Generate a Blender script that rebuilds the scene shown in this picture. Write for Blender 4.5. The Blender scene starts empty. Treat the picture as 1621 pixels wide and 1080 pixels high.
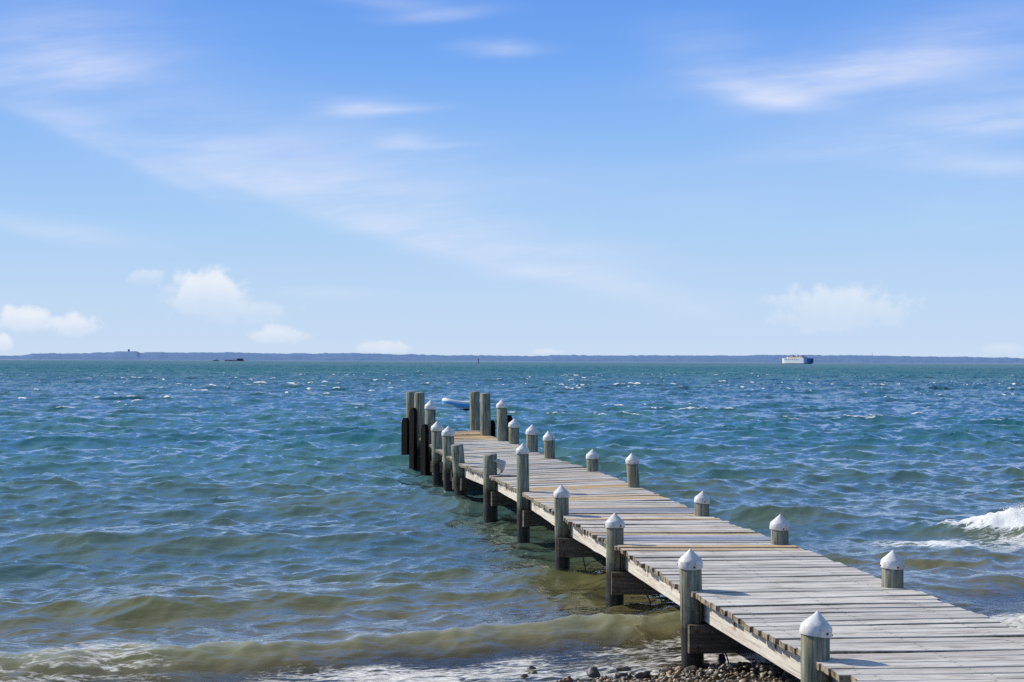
import bpy, bmesh, math, random
import numpy as np
from mathutils import Vector, Matrix, noise as mnoise

random.seed(7)
rng = np.random.default_rng(11)
sc = bpy.context.scene
COL = sc.collection
PI = math.pi

# ---------------------------------------------------------------- helpers
def link(o, parent=None):
    COL.objects.link(o)
    if parent is not None:
        o.parent = parent
    return o

def mesh_obj(name, verts, faces, mats, parent=None, smooth=False, loc=None, fmat=None):
    me = bpy.data.meshes.new(name)
    me.from_pydata([tuple(v) for v in verts], [], faces)
    for m in (mats if isinstance(mats, (list, tuple)) else [mats]):
        me.materials.append(m)
    if fmat is not None:
        me.polygons.foreach_set('material_index', fmat)
    if smooth:
        me.polygons.foreach_set('use_smooth', [True] * len(me.polygons))
    me.update()
    o = bpy.data.objects.new(name, me)
    link(o, parent)
    if loc is not None:
        o.location = loc
    return o

def bm_obj(name, bm, mats, parent=None, smooth=False, loc=None):
    me = bpy.data.meshes.new(name)
    bm.normal_update()
    bm.to_mesh(me)
    bm.free()
    for m in (mats if isinstance(mats, (list, tuple)) else [mats]):
        me.materials.append(m)
    if smooth:
        me.polygons.foreach_set('use_smooth', [True] * len(me.polygons))
    o = bpy.data.objects.new(name, me)
    link(o, parent)
    if loc is not None:
        o.location = loc
    return o

def empty(name, label, cat, loc=(0, 0, 0), rotz=0, group=None):
    o = bpy.data.objects.new(name, None)
    o.empty_display_size = 0.2
    link(o)
    o.location = loc
    o.rotation_euler = (0, 0, rotz)
    return tag(o, label, cat, group)

def tag(o, label=None, cat=None, group=None, kind=None):
    if label: o['label'] = label
    if cat: o['category'] = cat
    if group: o['group'] = group
    if kind: o['kind'] = kind
    return o

def smoothstep(a, b, x):
    t = np.clip((x - a) / (b - a), 0, 1)
    return t * t * (3 - 2 * t)

def box(bm, c, sx, sy, sz, bevel=0, rot=0.0):
    r = bmesh.ops.create_cube(bm, size=1)
    vs = r['verts']
    bmesh.ops.scale(bm, vec=(sx, sy, sz), verts=vs)
    if bevel:
        es = list({e for v in vs for e in v.link_edges})
        rb = bmesh.ops.bevel(bm, geom=es, offset=bevel, segments=2, affect='EDGES', profile=.6)
        vs = list({v for f in rb['faces'] for v in f.verts} | {v for v in vs if v.is_valid})
    if rot:
        bmesh.ops.rotate(bm, cent=(0, 0, 0), matrix=Matrix.Rotation(rot, 3, 'Z'), verts=vs)
    bmesh.ops.translate(bm, vec=c, verts=vs)
    return vs

def beam(bm, a, b, w, h, bevel=.005, seg=1, jit=0):
    """a board from a to b (its centre line), w wide across, h tall"""
    a, b = Vector(a), Vector(b)
    d = (b - a); L = d.length; d.normalize()
    side = Vector((0, 0, 1)).cross(d)
    if side.length < 1e-4: side = Vector((1, 0, 0))
    side.normalize(); upv = d.cross(side)
    r = bmesh.ops.create_cube(bm, size=1)
    vs = r['verts']
    if bevel:
        bmesh.ops.scale(bm, vec=(L, w, h), verts=vs)
        es = list({e for v in vs for e in v.link_edges})
        rb = bmesh.ops.bevel(bm, geom=es, offset=bevel, segments=1, affect='EDGES')
        vs = list({v for f in rb['faces'] for v in f.verts} | {v for v in vs if v.is_valid})
    else:
        bmesh.ops.scale(bm, vec=(L, w, h), verts=vs)
    M = Matrix((d, side, upv)).transposed()
    for v in vs:
        v.co = M @ v.co + (a + b) / 2
    return vs

def tube(bm, pts, rads, n=10, cap=True):
    pts = [Vector(p) for p in pts]
    rings = []
    for i, p in enumerate(pts):
        d = (pts[min(i + 1, len(pts) - 1)] - pts[max(i - 1, 0)]).normalized()
        ref = Vector((0, 0, 1)) if abs(d.z) < .9 else Vector((1, 0, 0))
        u = d.cross(ref).normalized(); w = u.cross(d)
        r = rads[i] if isinstance(rads, (list, tuple)) else rads
        rings.append([bm.verts.new(p + r * (math.cos(2 * PI * k / n) * u + math.sin(2 * PI * k / n) * w)) for k in range(n)])
    for a, b in zip(rings, rings[1:]):
        for k in range(n):
            bm.faces.new((a[k], a[(k + 1) % n], b[(k + 1) % n], b[k]))
    if cap:
        bm.faces.new(rings[0][::-1]); bm.faces.new(rings[-1])
    return rings

def lathe(bm, prof, n=24, mi=0):
    rings = []
    for r, z in prof:
        if r < 1e-5:
            rings.append([bm.verts.new((0, 0, z))])
        else:
            rings.append([bm.verts.new((r * math.cos(2 * PI * k / n), r * math.sin(2 * PI * k / n), z)) for k in range(n)])
    for a, b in zip(rings, rings[1:]):
        for k in range(n):
            k2 = (k + 1) % n
            if len(a) == 1 and len(b) == 1: continue
            if len(b) == 1: f = bm.faces.new((a[k], a[k2], b[0]))
            elif len(a) == 1: f = bm.faces.new((a[0], b[k2], b[k]))
            else: f = bm.faces.new((a[k], a[k2], b[k2], b[k]))
            f.material_index = mi
    return rings

# ---------------------------------------------------------------- node mini language
class NT:
    def __init__(self, nt): self.nt = nt
    def node(self, t, **kw):
        n = self.nt.nodes.new(t)
        for k, v in kw.items(): setattr(n, k, v)
        return n
    def put(self, sock, v):
        if isinstance(v, X): self.nt.links.new(v.s, sock)
        elif hasattr(v, 'is_output'): self.nt.links.new(v, sock)
        else: sock.default_value = v
    def math(self, op, a, b=None, c=None, clamp=False):
        n = self.node('ShaderNodeMath', operation=op, use_clamp=clamp)
        self.put(n.inputs[0], a)
        if b is not None: self.put(n.inputs[1], b)
        if c is not None: self.put(n.inputs[2], c)
        return X(self, n.outputs[0])
    def xyz(self, x, y, z=0.0):
        n = self.node('ShaderNodeCombineXYZ')
        for i, v in enumerate((x, y, z)): self.put(n.inputs[i], v)
        return X(self, n.outputs[0])
    def sep(self, v):
        n = self.node('ShaderNodeSeparateXYZ'); self.put(n.inputs[0], v)
        return [X(self, o) for o in n.outputs]
    def ss(self, x, a, b, lo=0.0, hi=1.0, kind='SMOOTHSTEP'):
        n = self.node('ShaderNodeMapRange', interpolation_type=kind)
        for i, v in enumerate((x, a, b, lo, hi)): self.put(n.inputs[i], v)
        return X(self, n.outputs[0])
    def noise(self, vec, scale=1.0, detail=3.0, rough=.5, dist=0.0, dim='3D', w=None, lac=2.0):
        n = self.node('ShaderNodeTexNoise', noise_dimensions=dim)
        if vec is not None: self.put(n.inputs['Vector'], vec)
        if w is not None: self.put(n.inputs['W'], w)
        self.put(n.inputs['Scale'], scale); self.put(n.inputs['Detail'], detail)
        self.put(n.inputs['Roughness'], rough); self.put(n.inputs['Distortion'], dist); self.put(n.inputs['Lacunarity'], lac)
        return X(self, n.outputs['Fac'])
    def voro(self, vec, scale, feature='F1', out='Distance', rnd=1.0):
        n = self.node('ShaderNodeTexVoronoi', feature=feature)
        self.put(n.inputs['Vector'], vec); self.put(n.inputs['Scale'], scale); self.put(n.inputs['Randomness'], rnd)
        return X(self, n.outputs[out])
    def mix(self, f, a, b, blend='MIX'):
        n = self.node('ShaderNodeMix', data_type='RGBA', blend_type=blend)
        n.clamp_factor = True
        self.put(n.inputs[0], f)
        for i, v in ((6, a), (7, b)):
            if isinstance(v, (tuple, list)): v = tuple(v) + (1.0,) if len(v) == 3 else v
            self.put(n.inputs[i], v)
        return X(self, n.outputs[2])
    def ramp(self, f, stops, interp='LINEAR'):
        n = self.node('ShaderNodeValToRGB'); cr = n.color_ramp; cr.interpolation = interp
        while len(cr.elements) < len(stops): cr.elements.new(.5)
        for e, (p, c) in zip(cr.elements, stops):
            e.position = p; e.color = tuple(c) + (1.0,) if len(c) == 3 else c
        self.put(n.inputs[0], f)
        return X(self, n.outputs[0])
    def attr(self, name, out='Fac'):
        n = self.node('ShaderNodeAttribute', attribute_name=name)
        return X(self, n.outputs[out])
    def bump(self, h, strength=.5, dist=.01, normal=None):
        n = self.node('ShaderNodeBump')
        self.put(n.inputs['Height'], h); self.put(n.inputs['Strength'], strength); self.put(n.inputs['Distance'], dist)
        if normal is not None: self.put(n.inputs['Normal'], normal)
        return X(self, n.outputs[0])
    def mapping(self, vec, scale=(1, 1, 1), rot=(0, 0, 0), loc=(0, 0, 0)):
        n = self.node('ShaderNodeMapping')
        self.put(n.inputs[0], vec); n.inputs[1].default_value = loc; n.inputs[2].default_value = rot; n.inputs[3].default_value = scale
        return X(self, n.outputs[0])

class X:
    def __init__(self, t, s): self.t = t; self.s = s
    def __add__(self, o): return self.t.math('ADD', self, o)
    def __radd__(self, o): return self.t.math('ADD', o, self)
    def __sub__(self, o): return self.t.math('SUBTRACT', self, o)
    def __rsub__(self, o): return self.t.math('SUBTRACT', o, self)
    def __mul__(self, o): return self.t.math('MULTIPLY', self, o)
    def __rmul__(self, o): return self.t.math('MULTIPLY', o, self)
    def __truediv__(self, o): return self.t.math('DIVIDE', self, o)
    def __rtruediv__(self, o): return self.t.math('DIVIDE', o, self)
    def __neg__(self): return self.t.math('MULTIPLY', self, -1.0)
    def gt(self, o): return self.t.math('GREATER_THAN', self, o)
    def lt(self, o): return self.t.math('LESS_THAN', self, o)
    def abs(self): return self.t.math('ABSOLUTE', self)
    def max(self, o): return self.t.math('MAXIMUM', self, o)
    def min(self, o): return self.t.math('MINIMUM', self, o)
    def pow(self, o): return self.t.math('POWER', self, o)
    def clamp(self): return self.t.math('ADD', self, 0.0, clamp=True)

def material(name):
    m = bpy.data.materials.new(name); m.use_nodes = True
    nt = m.node_tree; nt.nodes.clear()
    t = NT(nt)
    out = t.node('ShaderNodeOutputMaterial')
    b = t.node('ShaderNodeBsdfPrincipled')
    nt.links.new(b.outputs[0], out.inputs[0])
    return m, t, b, out

def objcoord(t):
    n = t.node('ShaderNodeTexCoord'); return X(t, n.outputs['Object'])

def objrand(t):
    n = t.node('ShaderNodeObjectInfo'); return X(t, n.outputs['Random'])

def worldpos(t):
    n = t.node('ShaderNodeNewGeometry'); return X(t, n.outputs['Position'])

# ---------------------------------------------------------------- camera
F = 2240.0; CAMZ = 2.33
cam = bpy.data.cameras.new('camera')
cam.sensor_width = 36; cam.lens = 36 * F / 1621
cam.clip_start = .1; cam.clip_end = 30000
co = bpy.data.objects.new('camera', cam); link(co)
roll = .0043; pit = math.atan(32.3 / F)
fw = Vector((0, math.cos(pit), math.sin(pit))); up0 = Vector((0, -math.sin(pit), math.cos(pit))); r0 = Vector((1, 0, 0))
rv = math.cos(roll) * r0 + math.sin(roll) * up0
uv = math.cos(roll) * up0 - math.sin(roll) * r0
Mc = Matrix((rv, uv, -fw)).transposed().to_4x4(); Mc.translation = (0, 0, CAMZ)
co.matrix_world = Mc
sc.camera = co

# ---------------------------------------------------------------- light
SUN_EL = math.radians(33.5)
SUN_AZ = math.atan2(-.885, .465)          # from +Y towards +X
sd = Vector((math.sin(SUN_AZ) * math.cos(SUN_EL), math.cos(SUN_AZ) * math.cos(SUN_EL), math.sin(SUN_EL)))
sl = bpy.data.lights.new('sun', 'SUN'); sl.energy = 4.9; sl.angle = math.radians(.5); sl.color = (1, .93, .82)
so = bpy.data.objects.new('sun', sl); link(so)
so.rotation_euler = (-sd).to_track_quat('-Z', 'Y').to_euler()

# ---------------------------------------------------------------- world: sky with clouds
wd = bpy.data.worlds.new('World'); sc.world = wd; wd.use_nodes = True
wd.node_tree.nodes.clear()
t = NT(wd.node_tree)
sky = t.node('ShaderNodeTexSky', sky_type='NISHITA')
sky.sun_disc = False; sky.sun_elevation = SUN_EL; sky.sun_rotation = SUN_AZ % (2 * PI)
sky.air_density = 1.0; sky.dust_density = .4; sky.ozone_density = 2.0
tc = t.node('ShaderNodeTexCoord')
dx, dy, dz = t.sep(tc.outputs['Generated'])
front = t.ss(dy, .05, .25)
iy = 1.0 / dy.max(.08)
U0 = dx * iy; V0 = dz * iy                 # tangent of azimuth and elevation in front
elev = t.math('ARCSINE', dz) * (180 / PI)
# clear sky colour by elevation (degrees), nishita takes over higher up
band = t.ramp(t.ss(elev, 0.0, 20.0, kind='LINEAR'), [
    (0.0, (.590, .715, .885)), (.13, (.515, .685, .905)), (.27, (.40, .62, .915)), (.44, (.28, .51, .915)),
    (.62, (.172, .39, .885)), (.80, (.122, .31, .82)), (1.0, (.10, .28, .74))])
sky10 = t.mix(1.0, band, (10.0, 10.0, 10.0), 'MULTIPLY')
nish = t.mix(1.0, sky.outputs[0], (1.6, 1.65, 1.62), 'MULTIPLY')
base = t.mix(t.ss(elev, 17.0, 42.0), sky10, nish)
# wispy cirrus
wv = t.xyz(U0 * 3.0, V0 * 3.0, 0.0)
w1 = t.noise(wv, 2.2, 4, .55) - .5
w2 = t.noise(t.xyz(U0 * 3.0 + 7.3, V0 * 3.0, 1.7), 2.2, 4, .55) - .5
U = U0 * F + w1 * 55.0 + 810.0
V = 572.3 - V0 * F + w2 * 40.0
streak = t.noise(t.xyz(U0 * 5.0 + V0 * 6.0, V0 * 34.0 - U0 * 4.0, 0.0), 1.3, 5, .6)
streak = t.ss(streak, .25, .72, .35, 1.15)
def wisp(u0, v0, a, b1, b2, A, k=0.0, q=0.0):
    du = U - u0
    vv = V - v0 - du * k - (du * du) * q
    d = vv * (vv.gt(0.0) * (1.0 / b2 - 1.0 / b1) + 1.0 / b1)
    e = (du * (1.0 / a))
    return t.math('EXPONENT', -(d * d + e * e)) * A
wl = [
    (105, 120, 130, 50, 24, .40, .02), (60, 70, 230, 80, 70, .26, .0), (150, 230, 190, 40, 14, .28, .42, .0),
    (430, 300, 240, 75, 16, .24, .34), (690, 385, 230, 70, 22, .34, .27), (60, 370, 170, 20, 14, .26, .13),
    (560, 168, 62, 16, 13, .42, .03), (630, 172, 60, 7, 6, .25, -.06), (636, 222, 40, 14, 11, .42, -.05), (680, 229, 60, 5, 5, .2, -.06),
    (795, 76, 62, 13, 10, .46, .05), (690, 20, 80, 14, 9, .28, -.04), (600, -5, 120, 20, 12, .18, .1),
    (1195, 150, 95, 44, 19, .46, .22, -.0006), (1330, 130, 160, 42, 20, .26, -.22), (1520, 80, 200, 65, 40, .28, -.2),
    (1580, 190, 160, 50, 30, .38, -.22), (1590, 262, 140, 22, 14, .30, .03), (1330, 235, 160, 24, 18, .16, -.1),
    (1010, 465, 110, 22, 22, .30, .22), (880, 432, 90, 14, 12, .30, -.02), (860, 395, 150, 30, 20, .22, .1), (520, 465, 70, 9, 8, .2, 0),
    (470, 255, 280, 85, 60, .24, .12), (1100, 60, 90, 40, 30, .12, 0), (1450, 150, 230, 120, 90, .14, -.2), (1500, 330, 260, 60, 60, .12, -.05), (980, 300, 300, 60, 50, .08, .1), (1250, 110, 200, 30, 22, .16, -.12),
]
cir = None
for a in wl:
    e = wisp(*a)
    cir = e if cir is None else cir + e
cir = (cir * streak).min(.8) * front
# generic thin cirrus for the part of the sky outside the view
hi = t.noise(t.xyz(dx * 2.0, dy * 1.0, dz * 3.0), 2.0, 6, .62)
cir = cir + t.ss(hi, .5, .8, 0.0, .35) * (1.0 - front)
# cumulus along the horizon
cn = t.noise(t.xyz(U0 * F, V0 * F, 3.0), .027, 7, .60)
cn2 = t.noise(t.xyz(U0 * F, V0 * F, 9.0), .06, 5, .55)
Uc = U0 * F + 810.0; Vc = 572.3 - V0 * F
def puff(u0, v0, a, b, A, flat=.55):
    du = (Uc - u0) * (1.0 / a); vv = Vc - v0
    d = vv * (vv.gt(0.0) * (1.0 / (b * flat) - 1.0 / b) + 1.0 / b)
    e = 1.0 - du * du - d * d + (cn - .5) * 2.3 + (cn2 - .5) * .7
    soft = t.ss(vv, -b * .5, b * .6, 1.0, .35)
    return t.ss(e, .08, .8) * A * soft
pl = [(325, 468, 80, 50, .66, .8), (232, 442, 36, 18, .35, .8), (38, 512, 56, 32, .66, .7), (112, 520, 66, 26, .62, .7), (4, 548, 20, 22, .7, .7),
      (442, 535, 56, 22, .5, .7), (370, 492, 110, 26, .32, 1.2), (605, 553, 60, 16, .45, .6), (1330, 488, 140, 48, .42, .9), (1250, 478, 60, 20, .35, .9), (868, 558, 34, 8, .35, .6), (1590, 552, 50, 14, .22, .6)]
cum = None
for a in pl:
    e = puff(*a)
    cum = e if cum is None else cum.max(e)
cum = cum * front
c1 = t.mix(cir, base, (8.2, 8.5, 9.9))
shade = t.noise(t.xyz(U0 * F + 12.0, V0 * F - 14.0, 3.0), .022, 5, .58)
cc = t.mix(t.ss(shade, .3, .7), (9.6, 9.6, 9.7), (8.6, 8.9, 9.5))
c2 = t.mix(cum, c1, cc)
bg = t.node('ShaderNodeBackground'); t.put(bg.inputs[0], c2); bg.inputs[1].default_value = .1
wo = t.node('ShaderNodeOutputWorld'); wd.node_tree.links.new(bg.outputs[0], wo.inputs[0])

sc.view_settings.view_transform = 'Standard'; sc.view_settings.look = 'None'; sc.view_settings.exposure = 0

# ---------------------------------------------------------------- materials
def mat_plank():
    m, t, b, out = material('weathered plank')
    g = t.attr('grain', 'Vector'); gx, gy, gz = t.sep(g)      # x along the board, y across it, z board number
    tone = t.attr('tone'); yel = t.attr('fresh'); wet = t.attr('wet')
    v = t.xyz(gx * 1.6, gy * 42.0, gz * 3.7)
    fine = t.noise(v, 2.2, 6, .65, .3)
    v2 = t.xyz(gx * 2.5, gy * 9.0, gz * 5.1)
    blot = t.noise(v2, 1.0, 4, .6)
    crack = t.noise(t.xyz(gx * 1.1, gy * 30.0, gz * 8.3), 1.7, 5, .6, .6)
    grey = t.ramp(fine, [(.27, (.21, .185, .15)), (.44, (.55, .515, .46)), (.62, (.77, .73, .66))])
    grey = t.mix(t.ss(blot, .48, .68, 0, .85), grey, (.33, .28, .23))
    grey = t.mix(tone, grey, (.31, .285, .27))
    fresh = t.ramp(fine, [(.3, (.33, .19, .07)), (.55, (.58, .38, .16)), (.75, (.70, .52, .28))])
    c = t.mix(yel * t.ss(blot, .25, .5, .55, 1.0), grey, fresh)
    c = t.mix(t.ss(crack, .62, .67) * .8, c, (.06, .05, .045))
    # nail heads over the three stringers
    nail = None
    for u0 in (.13, .76, 1.38):
        ax = (gx - u0 + (t.noise(t.xyz(gz * 9.1, u0, 0.0), 5.0, 0) - .5) * .05); ay = (gy.abs() - .038)
        d = t.math('SQRT', ax * ax + ay * ay)
        k = t.ss(d, .005, .0105, 1.0, 0.0)
        st = t.ss(t.math('SQRT', ax * ax * .12 + ay * ay), .002, .014, .5, 0.0)
        k = k.max(st * .55)
        nail = k if nail is None else nail.max(k)
    c = t.mix(nail * .85, c, (.035, .028, .025))
    c = t.mix(wet * .8, c, (.13, .14, .21))  # wet boards darken; the sky they reflect is painted in as blue
    # edges and undersides are older, brown and mossy
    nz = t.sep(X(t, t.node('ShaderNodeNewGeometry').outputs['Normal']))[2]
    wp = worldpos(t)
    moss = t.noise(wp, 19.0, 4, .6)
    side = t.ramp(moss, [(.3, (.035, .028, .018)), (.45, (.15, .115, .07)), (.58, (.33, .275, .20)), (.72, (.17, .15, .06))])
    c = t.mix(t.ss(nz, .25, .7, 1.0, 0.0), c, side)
    t.put(b.inputs['Base Color'], c)
    t.put(b.inputs['Roughness'], t.ss(wet, 0, 1, .82, .22))
    b.inputs['Specular IOR Level'].default_value = .35
    h = fine * .6 + t.ss(crack, .62, .72, 0.0, -1.0) + blot * .5
    t.put(b.inputs['Normal'], t.bump(h, .55, .006))
    return m

def mat_stringer():
    m, t, b, out = material('pale timber')
    g = t.attr('grain', 'Vector'); gx, gy, gz = t.sep(g)
    fine = t.noise(t.xyz(gx * 1.2, gy * 32.0, gz * 3.1), 1.6, 6, .62, .5)
    blot = t.noise(t.xyz(gx * 3.0, gy * 12.0, gz * 7.0), 1.0, 4, .6)
    c = t.ramp(fine, [(.25, (.26, .22, .17)), (.48, (.55, .51, .44)), (.72, (.72, .69, .62))])
    c = t.mix(t.ss(blot, .5, .74, 0, .7), c, (.34, .25, .16))
    drip = t.noise(t.xyz(gx * 16.0, gy * 3.0, gz), 1.0, 3, .6)
    c = t.mix(t.ss(drip, .6, .75) * t.ss(gy, -.09, .09, 0.0, .9), c, (.12, .095, .07))
    # bolts with rust
    fx = gx - t.math('ROUND', gx * 1.25) * .8
    d = t.math('SQRT', (fx - .1) * (fx - .1) + (gy - .02) * (gy - .02) * .6)
    c = t.mix(t.ss(d, .012, .05, .8, 0.0) * t.ss(blot, .35, .55), c, (.22, .09, .03))
    c = t.mix(t.ss(d, .011, .016, 1.0, 0.0), c, (.02, .016, .014))
    t.put(b.inputs['Base Color'], c); b.inputs['Roughness'].default_value = .85
    b.inputs['Specular IOR Level'].default_value = .25
    t.put(b.inputs['Normal'], t.bump(fine + blot * .4, .5, .006))
    return m

def mat_dark_timber():
    m, t, b, out = material('dark wet timber')
    p = worldpos(t)
    fine = t.noise(t.mapping(p, (2.0, 2.0, 26.0)), 2.0, 6, .62, .5)
    blot = t.noise(p, 9.0, 5, .62)
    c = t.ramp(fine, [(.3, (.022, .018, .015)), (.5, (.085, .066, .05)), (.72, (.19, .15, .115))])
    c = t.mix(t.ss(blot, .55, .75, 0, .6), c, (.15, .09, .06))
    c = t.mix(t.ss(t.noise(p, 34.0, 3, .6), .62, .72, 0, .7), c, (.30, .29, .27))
    t.put(b.inputs['Base Color'], c); b.inputs['Roughness'].default_value = .7
    t.put(b.inputs['Normal'], t.bump(fine + blot, .6, .01))
    return m

def mat_pile():
    m, t, b, out = material('green treated pile')
    p = worldpos(t); px, py, pz = t.sep(p); r = objrand(t)
    o = t.xyz(px + r * 31.0, py + r * 17.0, pz)
    fine = t.noise(t.mapping(o, (30.0, 30.0, 1.6)), 1.7, 6, .62, .3)
    chk = t.noise(t.mapping(o, (26.0, 26.0, .8)), 1.4, 4, .55, .2)
    blot = t.noise(t.mapping(o, (7.0, 7.0, 3.0)), 1.0, 5, .62)
    c = t.ramp(fine, [(.27, (.05, .05, .036)), (.48, (.185, .20, .15)), (.70, (.42, .42, .32))])
    c = t.mix(t.ss(blot, .48, .68, 0, .65), c, (.27, .24, .12))
    c = t.mix(t.ss(blot, .25, .42, .45, 0.0), c, (.10, .15, .125))
    c = t.mix(t.ss(chk, .60, .66) * .85, c, (.02, .018, .015))
    brn = t.noise(t.mapping(o, (16.0, 16.0, 2.2)), 1.0, 4, .6)
    c = t.mix(t.ss(brn, .54, .70, 0, .7), c, (.17, .105, .05))
    top = t.noise(o, 15.0, 4, .6)
    # tar and weed in the tide range
    lim = (top - .5) * .22 + (blot - .5) * .2
    c = t.mix(t.ss(pz + lim, .60, .33) * .96, c, t.mix(t.ss(fine, .45, .75), (.010, .010, .009), (.045, .042, .034)))
    c = t.mix(t.ss(pz + lim, .16, .04) * .6, c, (.018, .022, .009))
    t.put(b.inputs['Base Color'], c)
    t.put(b.inputs['Roughness'], t.ss(pz, .1, .45, .45, .88))
    b.inputs['Specular IOR Level'].default_value = .3
    t.put(b.inputs['Normal'], t.bump(fine * .7 + blot * .6 - t.ss(chk, .6, .7) * .9, .65, .012))
    return m

def mat_endgrain():
    m, t, b, out = material('pile end grain')
    p = worldpos(t)
    n = t.noise(p, 30.0, 5, .65)
    t.put(b.inputs['Base Color'], t.ramp(n, [(.3, (.10, .09, .075)), (.6, (.30, .28, .25)), (.8, (.45, .43, .40))]))
    b.inputs['Roughness'].default_value = .9
    t.put(b.inputs['Normal'], t.bump(n, .6, .01))
    return m

def mat_cap():
    m, t, b, out = material('white plastic cap')
    o = objcoord(t); r = objrand(t); ox, oy, oz = t.sep(o)
    q = t.xyz(ox + r * 11.0, oy + r * 5.0, oz)
    n = t.noise(q, 22.0, 5, .65)
    n2 = t.noise(t.mapping(q, (60.0, 60.0, 6.0)), 1.0, 4, .6)
    c = t.mix(t.ss(n, .42, .75, 0, .6), (.70, .70, .68), (.46, .44, .39))
    c = t.mix(t.ss(r, .0, 1.0, 0.0, .30), c, (.50, .49, .46))
    c = t.mix(t.ss(n2, .50, .70) * t.ss(oz, .12, .0, 0.0, .7), c, (.36, .27, .17))
    c = t.mix(t.ss(t.noise(t.xyz(ox * 9.0 + r * 40.0, oy * 9.0, oz * 3.0), 3.0, 4, .6), .60, .68) * .55, c, (.34, .33, .30))
    c = t.mix(t.ss(t.noise(q, 60.0, 2, .5), .74, .80) * .4, c, (.22, .20, .17))
    t.put(b.inputs['Base Color'], c); b.inputs['Roughness'].default_value = .42
    t.put(b.inputs['Normal'], t.bump(n, .12, .01))
    return m

def mat_plain(name, col, rough=.6, var=.15, scale=8.0, metal=0.0):
    m, t, b, out = material(name)
    n = t.noise(objcoord(t), scale, 4, .6)
    c = t.mix(t.ss(n, .3, .7), tuple(x * (1 - var) for x in col), tuple(min(1, x * (1 + var)) for x in col))
    t.put(b.inputs['Base Color'], c); b.inputs['Roughness'].default_value = rough; b.inputs['Metallic'].default_value = metal
    return m

M_plank, M_str, M_dark, M_pile, M_end, M_cap = mat_plank(), mat_stringer(), mat_dark_timber(), mat_pile(), mat_endgrain(), mat_cap()
M_fender = mat_plain('shaded dark board', (.006, .0055, .006), .75, .5, 12)  # dark fender boards, shade of their near side put into the black
M_fender.node_tree.nodes['Principled BSDF'].inputs['Specular IOR Level'].default_value = .05
M_rust = mat_plain('rusty iron', (.10, .035, .014), .8, .4, 60)
M_iron = mat_plain('dark iron', (.03, .024, .02), .7, .3, 30)

# ---------------------------------------------------------------- shore frame
SN = Vector((-.4, .9165)); S0 = Vector((1.5, 10.75))
def s_of(x, y): return (x - S0.x) * SN.x + (y - S0.y) * SN.y
def q_of(x, y): return x * SN.y - y * SN.x
def vnoise(x, y, seed=0, scale=1.0):
    """cheap smooth value noise, vectorised"""
    r = np.random.default_rng(seed).random((256, 256))
    xs = np.asarray(x) * scale; ys = np.asarray(y) * scale
    xi = np.floor(xs).astype(int); yi = np.floor(ys).astype(int)
    fx = xs - xi; fy = ys - yi
    fx = fx * fx * (3 - 2 * fx); fy = fy * fy * (3 - 2 * fy)
    a = r[xi % 256, yi % 256]; b = r[(xi + 1) % 256, yi % 256]; c = r[xi % 256, (yi + 1) % 256]; d = r[(xi + 1) % 256, (yi + 1) % 256]
    return (a * (1 - fx) + b * fx) * (1 - fy) + (c * (1 - fx) + d * fx) * fy
def beach_z(x, y):
    s = s_of(x, y)
    z = np.where(s < 0, .035 - .098 * s, .035 - .085 * s)
    z = np.where(s > 8, .035 - .085 * 8 - .03 * (s - 8), z)
    z = z + (vnoise(x, y, 3, .9) - .5) * .05 + (vnoise(x, y, 4, 3.1) - .5) * .025
    return np.maximum(z, -4.0)

# ---------------------------------------------------------------- ground under the shore
def grid_mesh(name, xs, ys, zf, mat):
    gx, gy = np.meshgrid(xs, ys)
    gz = zf(gx, gy)
    nx, ny = len(xs), len(ys)
    v = np.stack([gx, gy, gz], -1).reshape(-1, 3)
    return big_mesh(name, v, nx, ny, mat)

def big_mesh(name, v, nx, ny, mat, attrs=None):
    me = bpy.data.meshes.new(name)
    me.vertices.add(len(v)); me.vertices.foreach_set('co', v.astype(np.float32).ravel())
    i = np.arange((nx - 1) * (ny - 1)); r = i // (nx - 1); c = i % (nx - 1)
    a = r * nx + c
    quads = np.stack([a, a + 1, a + nx + 1, a + nx], -1).astype(np.int32)
    me.loops.add(quads.size); me.loops.foreach_set('vertex_index', quads.ravel())
    me.polygons.add(len(quads)); me.polygons.foreach_set('loop_start', (np.arange(len(quads)) * 4).astype(np.int32))
    me.polygons.foreach_set('use_smooth', np.ones(len(quads), dtype=bool))
    for k, arr in (attrs or {}).items():
        at = me.attributes.new(k, 'FLOAT', 'POINT'); at.data.foreach_set('value', arr.astype(np.float32).ravel())
    me.materials.append(mat)
    me.update(calc_edges=True); me.validate()
    o = bpy.data.objects.new(name, me); link(o)
    return o

def mat_beach():
    m, t, b, out = material('wet shingle ground')
    p = worldpos(t)
    vd = t.voro(p, 26.0); vc = t.voro(p, 26.0, out='Color')
    cx, cy, cz = t.sep(vc)
    c = t.ramp(cx, [(0, (.05, .045, .04)), (.35, (.13, .10, .075)), (.6, (.20, .15, .09)), (.85, (.10, .10, .105)), (1, (.28, .25, .22))])
    c = t.mix(t.ss(vd, .3, .75), c, (.018, .016, .014))
    n = t.noise(p, 2.0, 5, .6)
    c = t.mix(t.ss(n, .4, .7, 0, .5), c, (.16, .13, .06))
    t.put(b.inputs['Base Color'], c); b.inputs['Roughness'].default_value = .45
    t.put(b.inputs['Normal'], t.bump(t.ss(vd, .0, .7, 1.0, 0.0), .9, .03))
    return m
M_beach = mat_beach()
bx = np.concatenate([np.linspace(-70, -9, 40), np.linspace(-8.8, 9.8, 320), np.linspace(10, 70, 40)])
by = np.concatenate([np.linspace(-60, 5, 40), np.linspace(5.1, 20, 260), np.linspace(20.5, 60, 30)])
tag(grid_mesh('beach', bx, by, beach_z, M_beach), kind='structure')

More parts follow.
